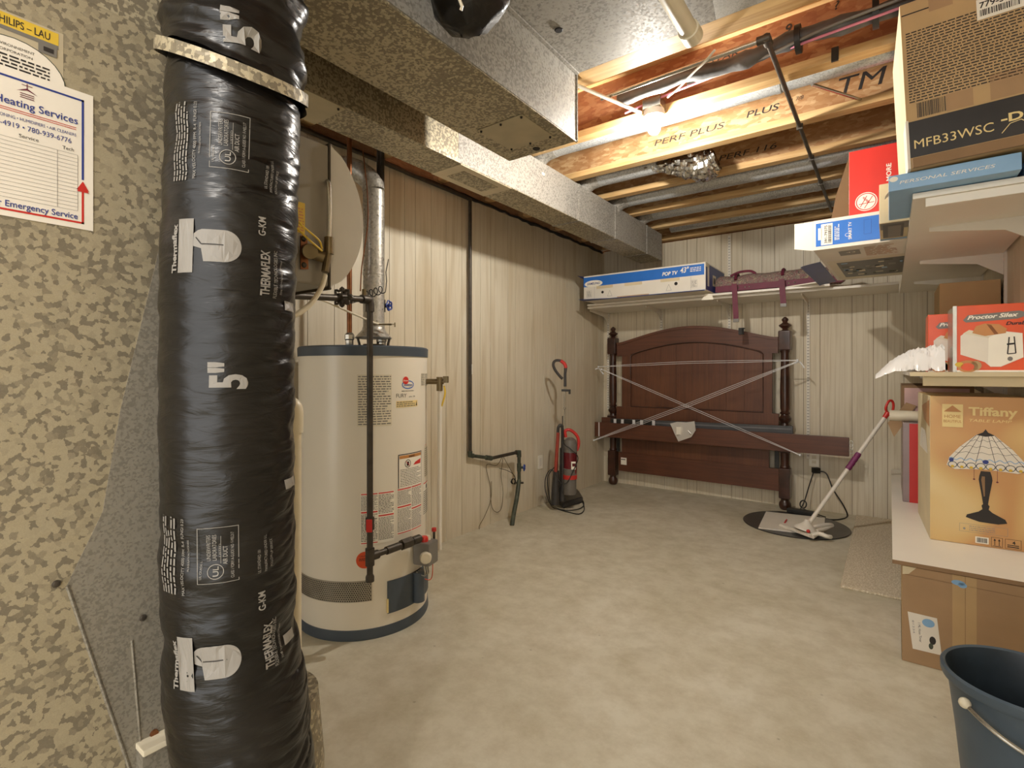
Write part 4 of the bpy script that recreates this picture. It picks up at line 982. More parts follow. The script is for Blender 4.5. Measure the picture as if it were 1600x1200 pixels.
mb = MB(); mb.cyl(G(zT-.035), G(zT+.035), .0185, 16); gd = (vc-G(vc.z)); gd.z = 0; gdn = gd.normalized(); mb.cyl(G(zT), G(zT)+gdn*.04, .0185, 16); mb.build('tee', [M_steel], gp)
MB().lathe([(.0125, .03), (.0175, .02), (.0175, 0), (0, -.002)], G(.288), n=16).build('drip_cap', [M_steel], gp)
vend = vc-et*.04+Vector((0, 0, zT-vc.z)); vend.z = zT+.01
MB().cyl(G(zT), vend, .0125, 14).build('branch', [M_steel], gp)
dl_ = (vend-G(zT))
for f0, f1, r_ in ((.30, .55, .017), (.60, .80, .024), (.82, .97, .019)): MB().cyl(G(zT)+dl_*f0, G(zT)+dl_*f1, r_, 6 if r_ > .02 else 14).build('union', [M_steel], gp)
zr = EYE+(580-818)*2.115/FPX
mb = MB(); mb.cyl(G(zr-.025), G(zr+.025), .018, 12); mb.cyl(G(zr), G(zr)-FW*.03, .009, 10); bvb = mb.build('shutoff_body', [M_steel], gp)
MB().obox(G(zr)-FW*.033+RT*.006, (RT, FW, ez), (.012, .003, .026), .002).build('red_handle', [M_red], bvb)

# cream pipe seen between the hose and the heater
q = V(461, 640, 1.35); dp = thing('drain_pipe', 'cream plastic drain pipe standing between the black hose and the water heater', 'pipe', (q.x, q.y, 0))
MB().cyl((q.x, q.y, 0), (q.x, q.y, 1.02), .016, 16).build('pipe', [M_cream], dp)
MB().tube(smooth_path([Vector((q.x, q.y, .99)), Vector((q.x, q.y, 1.05)), Vector((q.x, q.y, 1.066))-RT*.02, Vector((q.x, q.y, 1.066))-RT*.07], 5), .020, 16).build('elbow', [M_cream], dp)

# ---------------------------------------------------------------- pipe on the left wall
W = lambda u, v_, o=.03: at(u, v_, x=XL+o)
ip = thing('wall_pipe', 'dark iron pipe dropping down the left panelled wall and stepping to a blue valve', 'pipe', W(733, 715))
a1, b1 = W(736, 316), W(733, 712)
x_, y_ = b1.x, (a1.y+b1.y)/2
MB().cyl((x_, y_, 2.36), (x_, y_, b1.z), .0125, 16).build('riser', [M_steel], ip)
MB().tube([Vector((x_, y_+.01, 2.36)), Vector((x_, y_-.04, 2.365)), Vector((x_, y_-.7, 2.37)), Vector((x_, y_-1.45, 2.375))], .0125, 14).build('top_run', [M_steel], ip)
k1 = Vector((x_, y_, b1.z)); k2 = W(768, 716, .045); k3 = W(811, 706, .10)
MB().tube([k1+Vector((0, 0, .03)), k1, k1+(k2-k1).normalized()*.03], .0175, 14).build('elbow', [M_green], ip)
MB().cyl(k1, k2, .0125, 14).build('run', [M_green], ip)
MB().cyl(k2-(k2-k1).normalized()*.06, k2, .018, 12).build('coupling', [M_green], ip)
MB().cyl(k2, k3, .0125, 14).build('run', [M_steel], ip)
MB().tube([k3+(k2-k3).normalized()*.03, k3, k3-Vector((0, 0, .04))], .0185, 14).build('elbow', [M_green], ip)
k4 = Vector((k3.x, k3.y, k3.z-.22))
MB().cyl(k3, k4, .0135, 14).build('drop', [M_green], ip)
gatevalve(ip, Vector((k3.x, k3.y, k3.z-.12)), RT-FW*.3, M_teal, M_green)
k5 = at(800, 821, z=0)
MB().tube(smooth_path([k4, k4*.6+k5*.4+Vector((.005, 0, 0)), k4*.3+k5*.7, k5]), .0165, 14).build('drop', [M_green], ip)
mb = MB(); mb.obox(k4+Vector((0, 0, -.02)), (RT, FW, ez), (.035, .012, .006), .002); mb.cyl(k4-RT*.03+Vector((0, 0, -.035)), k4-RT*.03+Vector((0, 0, 0)), .004, 8); mb.build('clamp', [M_steel], ip)
MB().obox(Vector((x_+.008, y_+.008, W(735, 577).z)), (RT, FW, ez), (.006, .006, .035)).build('white_sticker', [M_whitep], ip)
wires = [[(786, 712), (776, 727), (760, 727), (766, 760), (768, 790), (775, 800), (783, 795), (786, 770), (783, 742), (786, 715)],
         [(780, 732), (792, 735), (803, 742), (806, 752)], [(768, 752), (767, 780), (758, 805), (749, 822), (752, 829), (765, 828)],
         [(786, 712), (790, 720), (800, 738), (806, 748)]]
for k, wpt in enumerate(wires):
    one('thin_wire', [M_brass if k != 1 else M_steel], MB().tube(smooth_path([W(u, v_, .012+.03*(1 if u > 783 else 0)) for u, v_ in wpt], 6), .0022, 6),
        ['long loop of thin brass-coloured wire hanging from the stepped wall pipe', 'short stiff dark wire reaching to the valve on the wall pipe', 'thin wire trailing from the loop down to the floor edge', 'thin straight wire from the stepped pipe to the valve'][k], 'wire', group=None)
one('wire_coil', [M_dark], MB().tube([W(801+.5*k/10-3*math.cos(k*.42), 752+4.2*math.sin(k*.42), .09) for k in range(48)], .002, 6), 'small black coil of wire beside the wall pipe valve', 'wire')
def outlet(p_, ux, nrm, label, kind):
    t = thing('wall_outlet', label, kind, p_)
    MB().obox(p_, (ux, nrm, ez), (.036, .003, .058), .002).build('cover_plate', [M_whitep], t)
    if kind == 'switch': MB().obox(p_+nrm*.003, (ux, nrm, ez), (.017, .002, .034), .001).build('rocker', [M_white], t)
    else:
        for dz in (-.02, .02):
            s_ = MB().obox(p_+nrm*.003+Vector((0, 0, dz)), (ux, nrm, ez), (.016, .0015, .013), .001).build('socket', [M_cream], t)
    return t
outlet(W(844, 722, .006), Vector((0, 1, 0)), Vector((1, 0, 0)), 'white rectangular cover plate low on the left wall beside the vacuum cleaner', 'switch')
outlet(at(1272, 718, y=YB-.006), Vector((1, 0, 0)), Vector((0, -1, 0)), 'beige wall socket low on the back wall right of the bed frame', 'outlet')

# ================================================================ upright vacuum cleaner
VT = 4.27
vq = lambda u, v_, o=0: V(u, v_, VT+o)
vac = thing('vacuum_cleaner', 'red and charcoal upright vacuum cleaner leaning by the left wall', 'vacuum cleaner', at(888, 790, z=0))
fl = at(888, 793, z=0)
mb = MB(); hp_ = [vq(857, 790, -.05)]
base_ = [at(866, 786, z=0), at(880, 796, z=0), at(911, 786, z=0), at(904, 774, z=0), at(884, 771, z=0)]
mb = MB(); mb.prism([p+Vector((0, 0, .003)) for p in base_], (0, 0, .055)); bmesh.ops.bevel(mb.bm, geom=mb.bm.edges[:], offset=.012, segments=3, affect='EDGES'); mb.build('floor_head', [M_vgrey], vac)
def ucyl(u, v0, v1, rpx, name, m_, o=0, prof=None, n=24, u2=None):
    A, B = vq(u, v1, o), vq(u2 if u2 else u, v0, o); r_ = rpx*(VT+o)/FPX
    pr = prof or [(0, 0), (.92, 0), (1, .06), (1, .94), (.92, 1), (0, 1)]; L_ = (B-A).length
    return MB().lathe([(r_*a_, L_*b_) for a_, b_ in pr], A, B-A, n).build(name, [m_], vac)
ucyl(890, 747, 772, 10.5, 'motor_housing', M_vlow); ucyl(890.5, 741, 748, 11.3, 'red_ring', M_vred)
db = ucyl(891, 705, 741, 10.5, 'dust_bin', M_vmar); ucyl(890.5, 731, 742, 10.8, 'bin_base', M_vlow)
ucyl(891, 684, 706, 11, 'bin_lid', M_vlow, prof=[(0, 0), (1, 0), (1, .5), (.85, .85), (.4, 1), (0, 1)])
a = Art(lambda s_, z_, d: vq(0, 580, 0)*0+vq(896, 728, -.060-d)+RT*s_+ez*z_)
a.rect(-.018, -.03, .018, .035, M_whitep, 1).rect(-.010, -.005, .018, .02, M_vmar, 2).build('sticker', db)
MB().tube(smooth_path([vq(884, 683), vq(883, 674), vq(889, 671.5), vq(897, 676), vq(903, 684), vq(904, 695), vq(901, 704)]), .013, 12).build('carry_handle', [M_vred], vac)
MB().tube(smooth_path([vq(869, 742), vq(870, 715), vq(871, 690), vq(872, 670), vq(875, 664.5), vq(878, 667), vq(879, 680), vq(879, 760)]), .013, 12).build('hose', [M_vgrey], vac)
MB().cyl(vq(868, 737, -.03), vq(872, 676, -.03), .014, 12).build('red_wand', [plain('wand_brick_red', '9c3a2a', .4)], vac)
bx = MB(); bx.tube([vq(867, 788, 0), vq(868, 765, 0), vq(869, 735, 0)], [.036, .034, .024], 16); bx.tube([vq(879, 782, .03), vq(880, 700, .03)], .03, 14); bx.build('spine', [M_vgrey], vac)
MB().cyl(vq(881, 672), vq(882.7, 603), .0055, 10).build('handle_tube', [M_chrome], vac)
MB().obox(vq(884, 610), (RT, FW, ez), (.035, .012, .009), .003).obox(vq(890, 612), (RT, FW, ez), (.008, .012, .02), .003).build('cord_hook', [M_black2], vac)
MB().ball(vq(882, 638), .011, 8).build('tube_clip', [M_chrome], vac)
lp = [vq(883, 600), vq(883, 584), vq(884, 574), vq(880, 566), vq(872, 563), vq(866, 565), vq(864.5, 571), vq(868, 579), vq(875, 588), vq(879, 592)]
MB().tube(smooth_path(lp), .0115, 10).build('hand_grip', [M_vgrey], vac)
MB().tube(smooth_path([vq(884.5, 575), vq(882, 568.5), vq(876, 563.5)]), .0140, 10).build('red_grip', [M_vred], vac)
MB().tube([vq(883, 604), vq(883, 575)], [.012, .010], 10).build('handle_shaft', [M_vgrey], vac)
cd = smooth_path([vq(879, 650, -.05), vq(880, 690, -.06), vq(892, 702, -.07), vq(903, 715, -.07), vq(896, 735, -.07), vq(885, 755, -.07), vq(874, 752, -.07), vq(862, 734, -.05), vq(853, 745, -.05), vq(852, 765, -.05), vq(858, 784, -.06)]+
   [at(u, v_, z=.006) for u, v_ in ((866, 794), (888, 800), (905, 803), (913, 795), (908, 780), (899, 777))])
MB().tube(cd, .004, 8).build('power_cord', [M_black2], vac)
cd = smooth_path([vq(866, 730, -.04), vq(856, 745, -.04), vq(857, 768, -.04)]+[at(u, v_, z=.008) for u, v_ in ((862, 788), (876, 796), (895, 797), (909, 793), (912, 785), (903, 772))])
MB().tube(cd, .004, 8).build('power_cord', [M_black2], vac)

# ================================================================ bed frame against the back wall
bed = thing('headboard', 'dark cherry wood headboard with arched top and turned posts', 'headboard', (-1.48, 4.82, 0))
PL, PR_ = Vector((-2.27, 4.845, 0)), Vector((-.70, 4.80, 0))
ub = (PR_-PL).normalized(); nb = Vector((ub.y, -ub.x, 0)); BW = (PR_-PL).length
def post(c_, s=1.0):
    p = thing
    pf = lambda L: [(r_*s, z_) for r_, z_ in L]
    t = MB()
    t.lathe(pf([(0, 0), (.028, 0), (.040, .012), (.047, .035), (.045, .055), (.034, .072), (.030, .082), (.036, .092), (.036, .10), (0, .10)]), c_, n=24)
    t.obox(c_+Vector((0, 0, .22)), (ub, nb, ez), (.042*s, .042*s, .125), .008)
    t.lathe(pf([(0, .34), (.034, .34), (.038, .355), (.032, .37), (.034, .47), (.040, .48), (0, .485)]), c_, n=24)
    t.obox(c_+Vector((0, 0, .59)), (ub, nb, ez), (.045*s, .045*s, .11), .004)
    t.lathe(pf([(0, .70), (.036, .70), (.030, .72), (.046, .745), (.048, .76), (.034, .778), (.030, .79), (.040, .80), (.030, .815), (.036, .84), (.037, 1.0), (.030, 1.30), (.036, 1.315), (.036, 1.325), (0, 1.325)]), c_, n=24)
    t.obox(c_+Vector((0, 0, 1.405)), (ub, nb, ez), (.046*s, .046*s, .082), .010)
    t.lathe(pf([(0, 1.48), (.030, 1.487), (.020, 1.50), (.022, 1.505), (.046, 1.525), (.048, 1.533), (.024, 1.55), (.018, 1.558), (.026, 1.575), (.024, 1.585), (.008, 1.60), (0, 1.602)]), c_, n=24)
    return t.build('turned_post', [M_brownd], bed)
post(PL); post(PR_)
bp = lambda s_, z_, d=0: PL+ub*s_+Vector((0, 0, z_))+nb*d          # d towards the camera
def arch(s_, e0, e1, flat=.06):                                    # s 0..1 -> z, flat ends then a dome
    t = (s_-flat)/(1-2*flat)
    if t <= 0 or t >= 1: return e0
    return e0+(e1-e0)*(math.sin(PI*t)**1.15)
N_ = 48; i0, i1 = .05, BW-.05
mb = MB(); top = [(i0+(i1-i0)*k/N_, arch(k/N_, 1.435, 1.565, .02)) for k in range(N_+1)]
inn0, inn1 = .20, BW-.165
bot = [(i0+(i1-i0)*k/N_, 0) for k in range(N_+1)]
def zin(s_): 
    t = (s_-inn0)/(inn1-inn0); return 1.315+.105*math.sin(PI*max(0, min(1, t)))**.9 if 0 < t < 1 else 1.30
def slab(mb, pts_top, pts_bot, d0, d1):
    R = [[mb.bm.verts.new(bp(p_[0], p_[1], d)) for p_ in L_] for L_, d in ((pts_top, d0), (pts_bot, d0), (pts_bot, d1), (pts_top, d1))]
    for i in range(len(pts_top)-1):
        for j in range(4): mb.face((R[j][i], R[j][i+1], R[(j+1) % 4][i+1], R[(j+1) % 4][i]))
    mb.face([R[j][0] for j in range(4)]); mb.face([R[j][-1] for j in range(4)])
slab(mb, top, [(s_, zin(s_) if inn0 <= s_ <= inn1 else 1.30) for s_, _ in top], -.018, .018)
mb.build('arched_rail', [M_brownh], bed)
mb = MB(); slab(mb, [(s_, z_+.002) for s_, z_ in top], [(s_, z_-.022) for s_, z_ in top], -.024, .026); mb.build('top_moulding', [M_brownh], bed)
MB().tube([bp(s_, zin(s_)-.004, .016) for s_ in [inn0+(inn1-inn0)*k/30 for k in range(31)]]+[bp(inn1, .80, .016), bp(inn0, .80, .016)], .006, 6, closed=True).build('panel_moulding', [M_brownd], bed)
for (a0, a1) in ((.105, inn0), (inn1, BW-.055-.04)):
    MB().prism([bp(a0, .60, -.016), bp(a1, .60, -.016), bp(a1, 1.34, -.016), bp(a0, 1.34, -.016)], nb*.032).build('stile', [M_brown], bed)
for k in range(8):                                                 # boards of the centre panel
    s0_, s1_ = inn0+(inn1-inn0)*k/8, inn0+(inn1-inn0)*(k+1)/8-.0015
    mb = MB(); mb.prism([bp(s0_, .60, -.010), bp(s1_, .60, -.010), bp(s1_, 1.43, -.010), bp(s0_, 1.43, -.010)], nb*.014)
    if k == 0: allb = mb
    else:
        me_ = bpy.data.meshes.new('t'); mb.bm.to_mesh(me_); mb.bm.free(); allb.bm.from_mesh(me_); bpy.data.meshes.remove(me_)
for v_ in allb.bm.verts:
    s_ = (v_.co-PL).dot(ub)
    if v_.co.z > 1: v_.co.z = min(1.43, zin(max(inn0+.01, min(inn1-.01, s_)))+.012)
allb.build('centre_panel', [M_brown], bed)
MB().prism([bp(.045, .60, -.016), bp(BW-.045, .60, -.016), bp(BW-.045, .795, -.016), bp(.045, .795, -.016)], nb*.034).build('middle_rail', [M_brown], bed)
MB().prism([bp(.10, .33, -.012), bp(BW-.12, .33, -.012), bp(BW-.12, .60, -.012), bp(.10, .60, -.012)], nb*.02).build('lower_panel', [M_brown], bed)
MB().prism([bp(.07, .15, -.014), bp(BW-.045, .15, -.014), bp(BW-.045, .335, -.014), bp(.07, .335, -.014)], nb*.032).build('bottom_rail', [M_brownh], bed)
for s_ in (.045, BW-.075): MB().prism([bp(s_, .34, .0), bp(s_+.03, .34, .0), bp(s_+.03, .56, .0), bp(s_, .56, .0)], nb*.012).build('bracket_plate', [M_black2], bed)
q = at(970, 722, y=4.795)
a = Art(plane_map(bp(.075+.02, .245, .019), ub, nb)); a.rect(0, -.03, .062, .04, M_whitep, 1).rect(.002, .018, .05, .026, M_ink, 2).build('white_tag', bed)
MB().obox(bp(1.235, 1.496, .031), (ub, nb, ez), (.022, .004, .028), .001).obox(bp(1.235, 1.522, .012), (ub, nb, ez), (.022, .022, .004), .001).build('dark_clip', [M_black2], bed)
# long side rails
r1 = thing('bed_rail', 'long reddish-brown bed side rail lying across the front of the headboard', 'bed rail', (-1.3, 4.70, .50))
ra, rb = at(930, 670, y=4.715), at(1327, 697, y=4.665)
ra.z, rb.z = .565, .575; ru = (rb-ra).normalized(); rn = Vector((ru.y, -ru.x, 0)).normalized()
RL = (rb-ra).length; rc = (ra+rb)/2
MB().obox(rc, (ru, rn, ez), (RL/2, .012, .072), .004).build('board', [M_brownh], r1)
MB().obox(rc-ru*(RL/2-.05)+rn*.013, (ru, rn, ez), (.006, .0015, .072)).build('clear_tape', [M_clear], r1)
mb = MB(); [mb.tube([rb+ru*.012+ez*(dz+.022*math.cos(t))+ru*.012*math.sin(t) for t in (2*PI*k/16 for k in range(16))], .0025, 6, closed=True) for dz in (-.028, .0, .028)]
mb.build('hook_wire', [M_chrome], r1)
r2 = thing('bed_rail', 'dark grey metal slat rail bundle packed behind the reddish side rail', 'bed rail', (-1.5, 4.75, .56))
sa, sb = Vector((-2.30, 4.765, .60)), Vector((-.63, 4.715, .63))
su = (sb-sa).normalized(); sn = Vector((su.y, -su.x, 0)).normalized(); sc = (sa+sb)/2; SL = (sb-sa).length
MB().obox(sc, (su, sn, su.cross(sn)*-1), (SL/2, .014, .075), .002).build('rail', [plain('slat_dark_grey', '4a4a4c', .45)], r2)
MB().obox(sc+sn*.016+Vector((0, 0, .05)), (su, sn, ez), (SL/2-.01, .003, .006), .001).build('lip', [plain('slat_grey', '6d6d6f', .4)], r2)
MB().obox(sa+su*.26+sn*.017+Vector((0, 0, .045)), (su, sn, ez), (.24, .004, .026), .002).build('dark_cap', [M_black2], r2)
for s_ in (.10, .18, .30, .38, .50): MB().obox(sa+su*s_+sn*.0225+Vector((0, 0, .045)), (su, sn, ez), (.014, .001, .028)).build('tape_piece', [M_clear], r2)
MB().obox(sa+su*-.0+Vector((0, .0, .055)), (su, sn, ez), (.05, .022, .03), .002).build('wood_end', [M_brownh], r2)
# clear stretch film strands crossing in front
def strand(parent, a_, b_, o0=0, o1=0, sag=0, n=3, w_=.0035):
    A, B = at(*a_, y=4.63-o0), at(*b_, y=4.63-o1)
    for k in range(n):
        off = Vector((0, 0, (k-(n-1)/2)*.010)); m_ = (A+B)/2+off+Vector((0, 0, -sag))
        MB().tube(smooth_path([A+off*.3, (A+m_)/2+off, m_+off*.6, (B+m_)/2+off, B+off*.4], 8), w_, 6, squash=.6).build('film_strand', [M_clear], parent)
    for p_ in (A, B): MB().ball(p_, .010, 6).build('film_knot', [M_clear], parent)
fs = thing('stretch_film', 'clear stretch film strands crossed like an X in front of the headboard', 'stretch film', (-1.4, 4.62, .8))
strand(fs, (935, 573), (1246, 563), sag=-.012, n=2); strand(fs, (940, 577), (1250, 711), n=2); strand(fs, (928, 688), (1246, 565), sag=.01, n=3)
for (u, v_) in ((936, 576), (1250, 566)): MB().tube(smooth_path([at(u-6, v_+1, y=4.64), at(u, v_, y=4.66), at(u+7, v_+9, y=4.66)]), .006, 8).build('film_wad', [M_clear], fs)
mb = MB(); o_ = at(1068, 673, y=4.655)
outl = [(1047, 662), (1058, 659), (1072, 660), (1085, 658), (1087, 672), (1080, 683), (1060, 690), (1055, 680)]
ctr = at(1067, 672, y=4.63); P_ = [at(u, v_, y=4.645+.006*math.sin(i*2)) for i, (u, v_) in enumerate(outl)]
mb = MB(); mb.prism([ctr+(p-ctr)*1 for p in P_], (0, .006, 0)); bmesh.ops.subdivide_edges(mb.bm, edges=mb.bm.edges[:], cuts=3, use_grid_fill=True)
bg_ = thing('hardware_bag', 'small clear plastic bag of bed hardware hanging over the side rail', 'bag', at(1067, 690, y=4.64))
mb.build('bag_film', [M_bag], bg_)
MB().obox(at(1062, 673, y=4.640), (RT, FW, ez), (.030, .002, .035), .001).build('paper_slip', [M_whitep], bg_)
MB().cyl(at(1075, 673, y=4.638), at(1080, 678, y=4.638), .007, 8).build('bolts', [M_chrome], bg_)

# ================================================================ floor things
rc_ = at(1242, 820, z=0)
mat_ = thing('round_disc', 'dark round disc lying flat on the floor by the bed post', 'disc', rc_)
MB().lathe([(0, .001), (.352, .001), (.355, .005), (.350, .009), (.335, .0075), (0, .0075)], rc_, n=72).build('disc', [plain('dark_disc', '45423f', .3, .2, .12)], mat_)
mb = MB(); mb.prism([at(u, v_, z=.0095) for u, v_ in ((1185, 826), (1197, 801), (1289, 811), (1287, 838))], (0, 0, .010))
bd_ = one('flat_board', [M_white], mb, 'thin white rectangular board lying on the dark round disc', 'board')
mop = thing('steam_mop', 'white steam mop with purple collar and red grip leaning to the right', 'mop', at(1262, 826, z=.02))
m0 = at(1258, 826, z=.055); m1 = at(1391, 640, y=4.42); md = m1-m0
MB().cyl(m0, m0+md*.955, .0135, 14).build('pole', [M_white], mop)
mb = MB(); [mb.cyl(m0+md*(.505+.032*k), m0+md*(.530+.032*k), .019, 14) for k in range(4)]; mb.cyl(m0+md*.50, m0+md*.635, .0165, 14); mb.build('purple_collar', [M_purple], mop)
tp = m0+md*.95
MB().tube([tp-md*.02, tp+md*.02], [.014, .018], 14).build('red_neck', [M_redb], mop)
lo = [tp+md*.02, V(1384, 638, 3.56), V(1388, 628, 3.56), V(1393, 626, 3.56), V(1396, 632, 3.56), V(1394, 643, 3.56)]
MB().tube(smooth_path(lo+[tp+md*.015], 8), .008, 10).build('red_grip', [M_redb], mop)
hd = [at(u, v_, z=.021) for u, v_ in ((1217, 823), (1232, 816), (1287, 832), (1272, 843))]
mb = MB().prism(hd, (0, 0, .022)); bmesh.ops.bevel(mb.bm, geom=mb.bm.edges[:], offset=.006, segments=2, affect='EDGES'); mb.build('head_plate', [M_white], mop)
mb = MB(); c_ = sum(hd, Vector())/4; mb.lathe([(.075, .02), (.07, .032), (.045, .05), (.022, .07), (.016, .09), (0, .09)], (m0.x, m0.y, .03), (md.normalized()+ez*2), 20); mb.build('swivel_body', [M_white], mop)
mb = MB(); mb.tube(smooth_path([at(1262, 826, z=.06), at(1278, 822, z=.07), at(1292, 820, z=.07), at(1300, 821, z=.055), at(1290, 826, z=.05), at(1276, 830, z=.05)]), .014, 10); mb.build('tank', [M_white], mop)
mb = MB(); mb.tube(smooth_path([at(1268, 836, z=.04), at(1280, 834, z=.05), at(1292, 838, z=.04), at(1298, 839, z=.03)]), .014, 8); mb.build('cloth_pad', [M_whitep], mop)
MB().tube([at(1226, 817, z=.045), at(1229, 812, z=.055)], .005, 8).ball(at(1263, 830, z=.075), .012, 6).build('red_clip', [M_red], mop)
# black cord from the socket
so = at(1272, 722, y=YB-.02)
ec = thing('extension_cord', 'black extension cord hanging from the back wall socket to the floor', 'cord', so)
MB().obox(at(1275, 735, y=YB-.03), (RT, FW, ez), (.028, .02, .022), .005).build('plug', [M_black2], ec)
c1_ = smooth_path([at(1271, 738, y=4.88), at(1264, 760, y=4.86), at(1257, 783, y=4.80)]+[at(u, v_, z=.012) for u, v_ in ((1250, 800), (1262, 806), (1256, 796), (1266, 800), (1290, 808))])
MB().tube(c1_, .0045, 8).build('cable', [M_black2], ec)
c2_ = smooth_path([at(1277, 736, y=4.88), at(1291, 740, y=4.86), at(1302, 765, y=4.84), at(1318, 790, y=4.84)]+[at(u, v_, z=.006) for u, v_ in ((1324, 806), (1315, 811), (1298, 812), (1280, 808), (1262, 803))])
MB().tube(c2_, .0055, 8).build('cable', [M_black2], ec)
MB().tube([at(1255+5*math.cos(t), 788+6*math.sin(t), y=4.72) for t in (2*PI*k/16 for k in range(17))], .005, 8).build('cable_loop', [M_black2], ec)
MB().obox(at(1252, 800, z=.028), ((Vector((1, -.15, 0))).normalized(), Vector((.15, 1, 0)).normalized(), ez), (.10, .03, .018), .006).build('power_strip', [M_black2], ec)
one('carpet_remnant', [M_carpet], MB().box(-.21, XR-.02, 3.235, YB-.03, 0, .014, .004), 'speckled beige carpet remnant lying flat on the floor under the shelving', 'carpet')
# ================================================================ shelving
def standard(x, y, z0, z1, nrm, label):
    t = thing('shelf_standard', label, 'shelf rail', (x, y, z0))
    n_ = Vector(nrm); u_ = Vector((-n_.y, n_.x, 0)) if n_.y else Vector((0, 1, 0))
    s_ = MB().obox(Vector((x, y, (z0+z1)/2))+n_*.006, (u_, n_, ez), (.0125, .006, (z1-z0)/2), .001).build('channel', [M_white], t)
    a = Art(plane_map(Vector((x, y, 0))+n_*.0122, u_ if n_.y < 0 else Vector((0, 1, 0)), n_)); z = z0+.02
    while z < z1-.02: a.rect(-.006, z, -.002, z+.012, M_grey, 1).rect(.002, z, .006, z+.012, M_grey, 1); z += .025
    a.build('slots', s_)
for (u, z1, z0, lb) in ((951, 1.75, .75, 'white slotted shelf rail in the left corner behind the headboard'), (1034, 1.75, .9, 'white slotted shelf rail above the left half of the headboard'),
                   (1140, 2.38, .9, 'white slotted shelf rail above the middle of the headboard, reaching the ceiling'), (1263, 1.75, .42, 'white slotted shelf rail right of the headboard, down to the socket')):
    p_ = at(u, 600, y=YB); standard(p_.x, YB, z0, z1, (0, -1, 0), lb)
for (y, lb) in ((2.75, 'nearest white slotted rail on the right wall behind the cartons'), (3.55, 'middle white slotted rail on the right wall'), (4.35, 'farthest white slotted rail on the right wall')):
    standard(XR, y, .2, 1.95, (-1, 0, 0), lb)
SZ = 1.752
def bracket(parent, root, d, L_, zt_):
    d = Vector(d); s_ = Vector((-d.y, d.x, 0))*.004
    pr = [root+Vector((0, 0, zt_-root.z)), root+d*L_+Vector((0, 0, zt_-root.z)), root+d*L_+Vector((0, 0, zt_-.016-root.z)), root+d*.10+Vector((0, 0, zt_-.045-root.z)), root+d*.0+Vector((0, 0, zt_-.11-root.z))]
    mb = MB(); mb.prism([p-s_ for p in pr], s_*2); return mb.build('bracket', [M_white], parent)
bs = thing('wall_shelf', 'long cream shelf high on the back wall holding television cartons', 'shelf', (-1, 4.7, SZ))
MB().box(-2.36, XR-.42, 4.46, YB-.013, SZ, SZ+.019, .002).build('board', [M_shelf], bs)
for u in (951, 1034, 1140, 1263): p_ = at(u, 600, y=YB); bracket(bs, Vector((p_.x, YB-.012, SZ)), (0, -1, 0), .40, SZ)
one('loose_plank', [M_shelf], MB().box(-2.33, -.35, 4.40, 4.72, SZ+.0195, SZ+.037, .002), 'thin cream plank lying on the back shelf beneath the blue television carton', 'plank')
one('white_offcut', [M_whitep], MB().prism([at(1198, 462, z=SZ+.038), at(1291, 447, z=SZ+.038), at(1281, 441, z=SZ+.038), at(1212, 452, z=SZ+.038)], (0, 0, .008)), 'white foam strip on the back shelf in front of the strapped bag', 'foam strip')
SZR = 1.745
us = thing('wall_shelf', 'upper white shelf on the right wall, overhead, carrying the big cartons', 'shelf', (.27, 3.5, SZR))
MB().box(.065, XR-.012, 2.26, YB-.03, SZR, SZR+.02, .002).build('board', [M_shelf], us)
MB().box(.10, XR-.012, 2.27, 2.29, SZR-.03, SZR, .002).build('front_cleat', [M_shelf], us)
for y in (2.75, 3.55, 4.35): bracket(us, Vector((XR-.012, y, SZR)), (-1, 0, 0), .33, SZR)
ms = thing('wall_shelf', 'middle shelf board on the right wall at eye level under the toaster cartons', 'shelf', (.27, 3.9, 1.12))
MB().box(.075, XR-.012, 2.90, YB-.03, 1.128, 1.146, .002).build('board', [M_shelf], ms)
MB().box(.074, XR-.012, 2.897, 2.8995, 1.128, 1.146).build('edge_strip', [M_cardl], ms)
MB().box(.12, XR-.012, 2.93, 2.95, 1.085, 1.128, .002).build('front_cleat', [M_cardl], ms)
for y in (3.55, 4.35): bracket(ms, Vector((XR-.012, y, 1.128)), (-1, 0, 0), .33, 1.128)
ls = thing('wall_shelf', 'lowest white shelf on the right wall, close over the brown floor carton', 'shelf', (.24, 3.7, .385))
MB().box(.01, XR-.012, 2.555, YB-.03, .385, .400, .001).build('board', [M_shelf], ls)
MB().box(.009, XR-.012, 2.552, 2.5545, .385, .400).build('edge_strip', [M_card3], ls)
for y in (3.55, 4.35): bracket(ls, Vector((XR-.012, y, .385)), (-1, 0, 0), .33, .385)

# ================================================================ cartons
def carton(name, label, o, dims, mat_, rot=0, roll=0, cat='carton', group=None, seam=True, side=None, top=True, tapem=None):
    w_, d_, h_ = dims
    t = thing(name, label, cat, o, (0, roll, rot), group)
    mats = [mat_, side or mat_]
    mb = MB(); mb.box(0, w_, 0, d_, 0, h_, .003)
    if side:
        mb.bm.normal_update()
        for f in mb.bm.faces:
            if f.normal.x < -.7: f.material_index = 1
    mb.build('body', mats, t, world=False)
    if seam: MB().box(.004, w_-.004, d_/2-.0015, d_/2+.0015, h_-.0005, h_+.0006).build('flap_seam', [M_dark], t, world=False)
    if tapem: MB().box(w_/2-.03, w_/2+.03, -.0006, 0, h_-.09, h_).box(w_/2-.03, w_/2+.03, 0, d_, h_, h_+.0006).build('tape', [tapem], t, world=False)
    return t
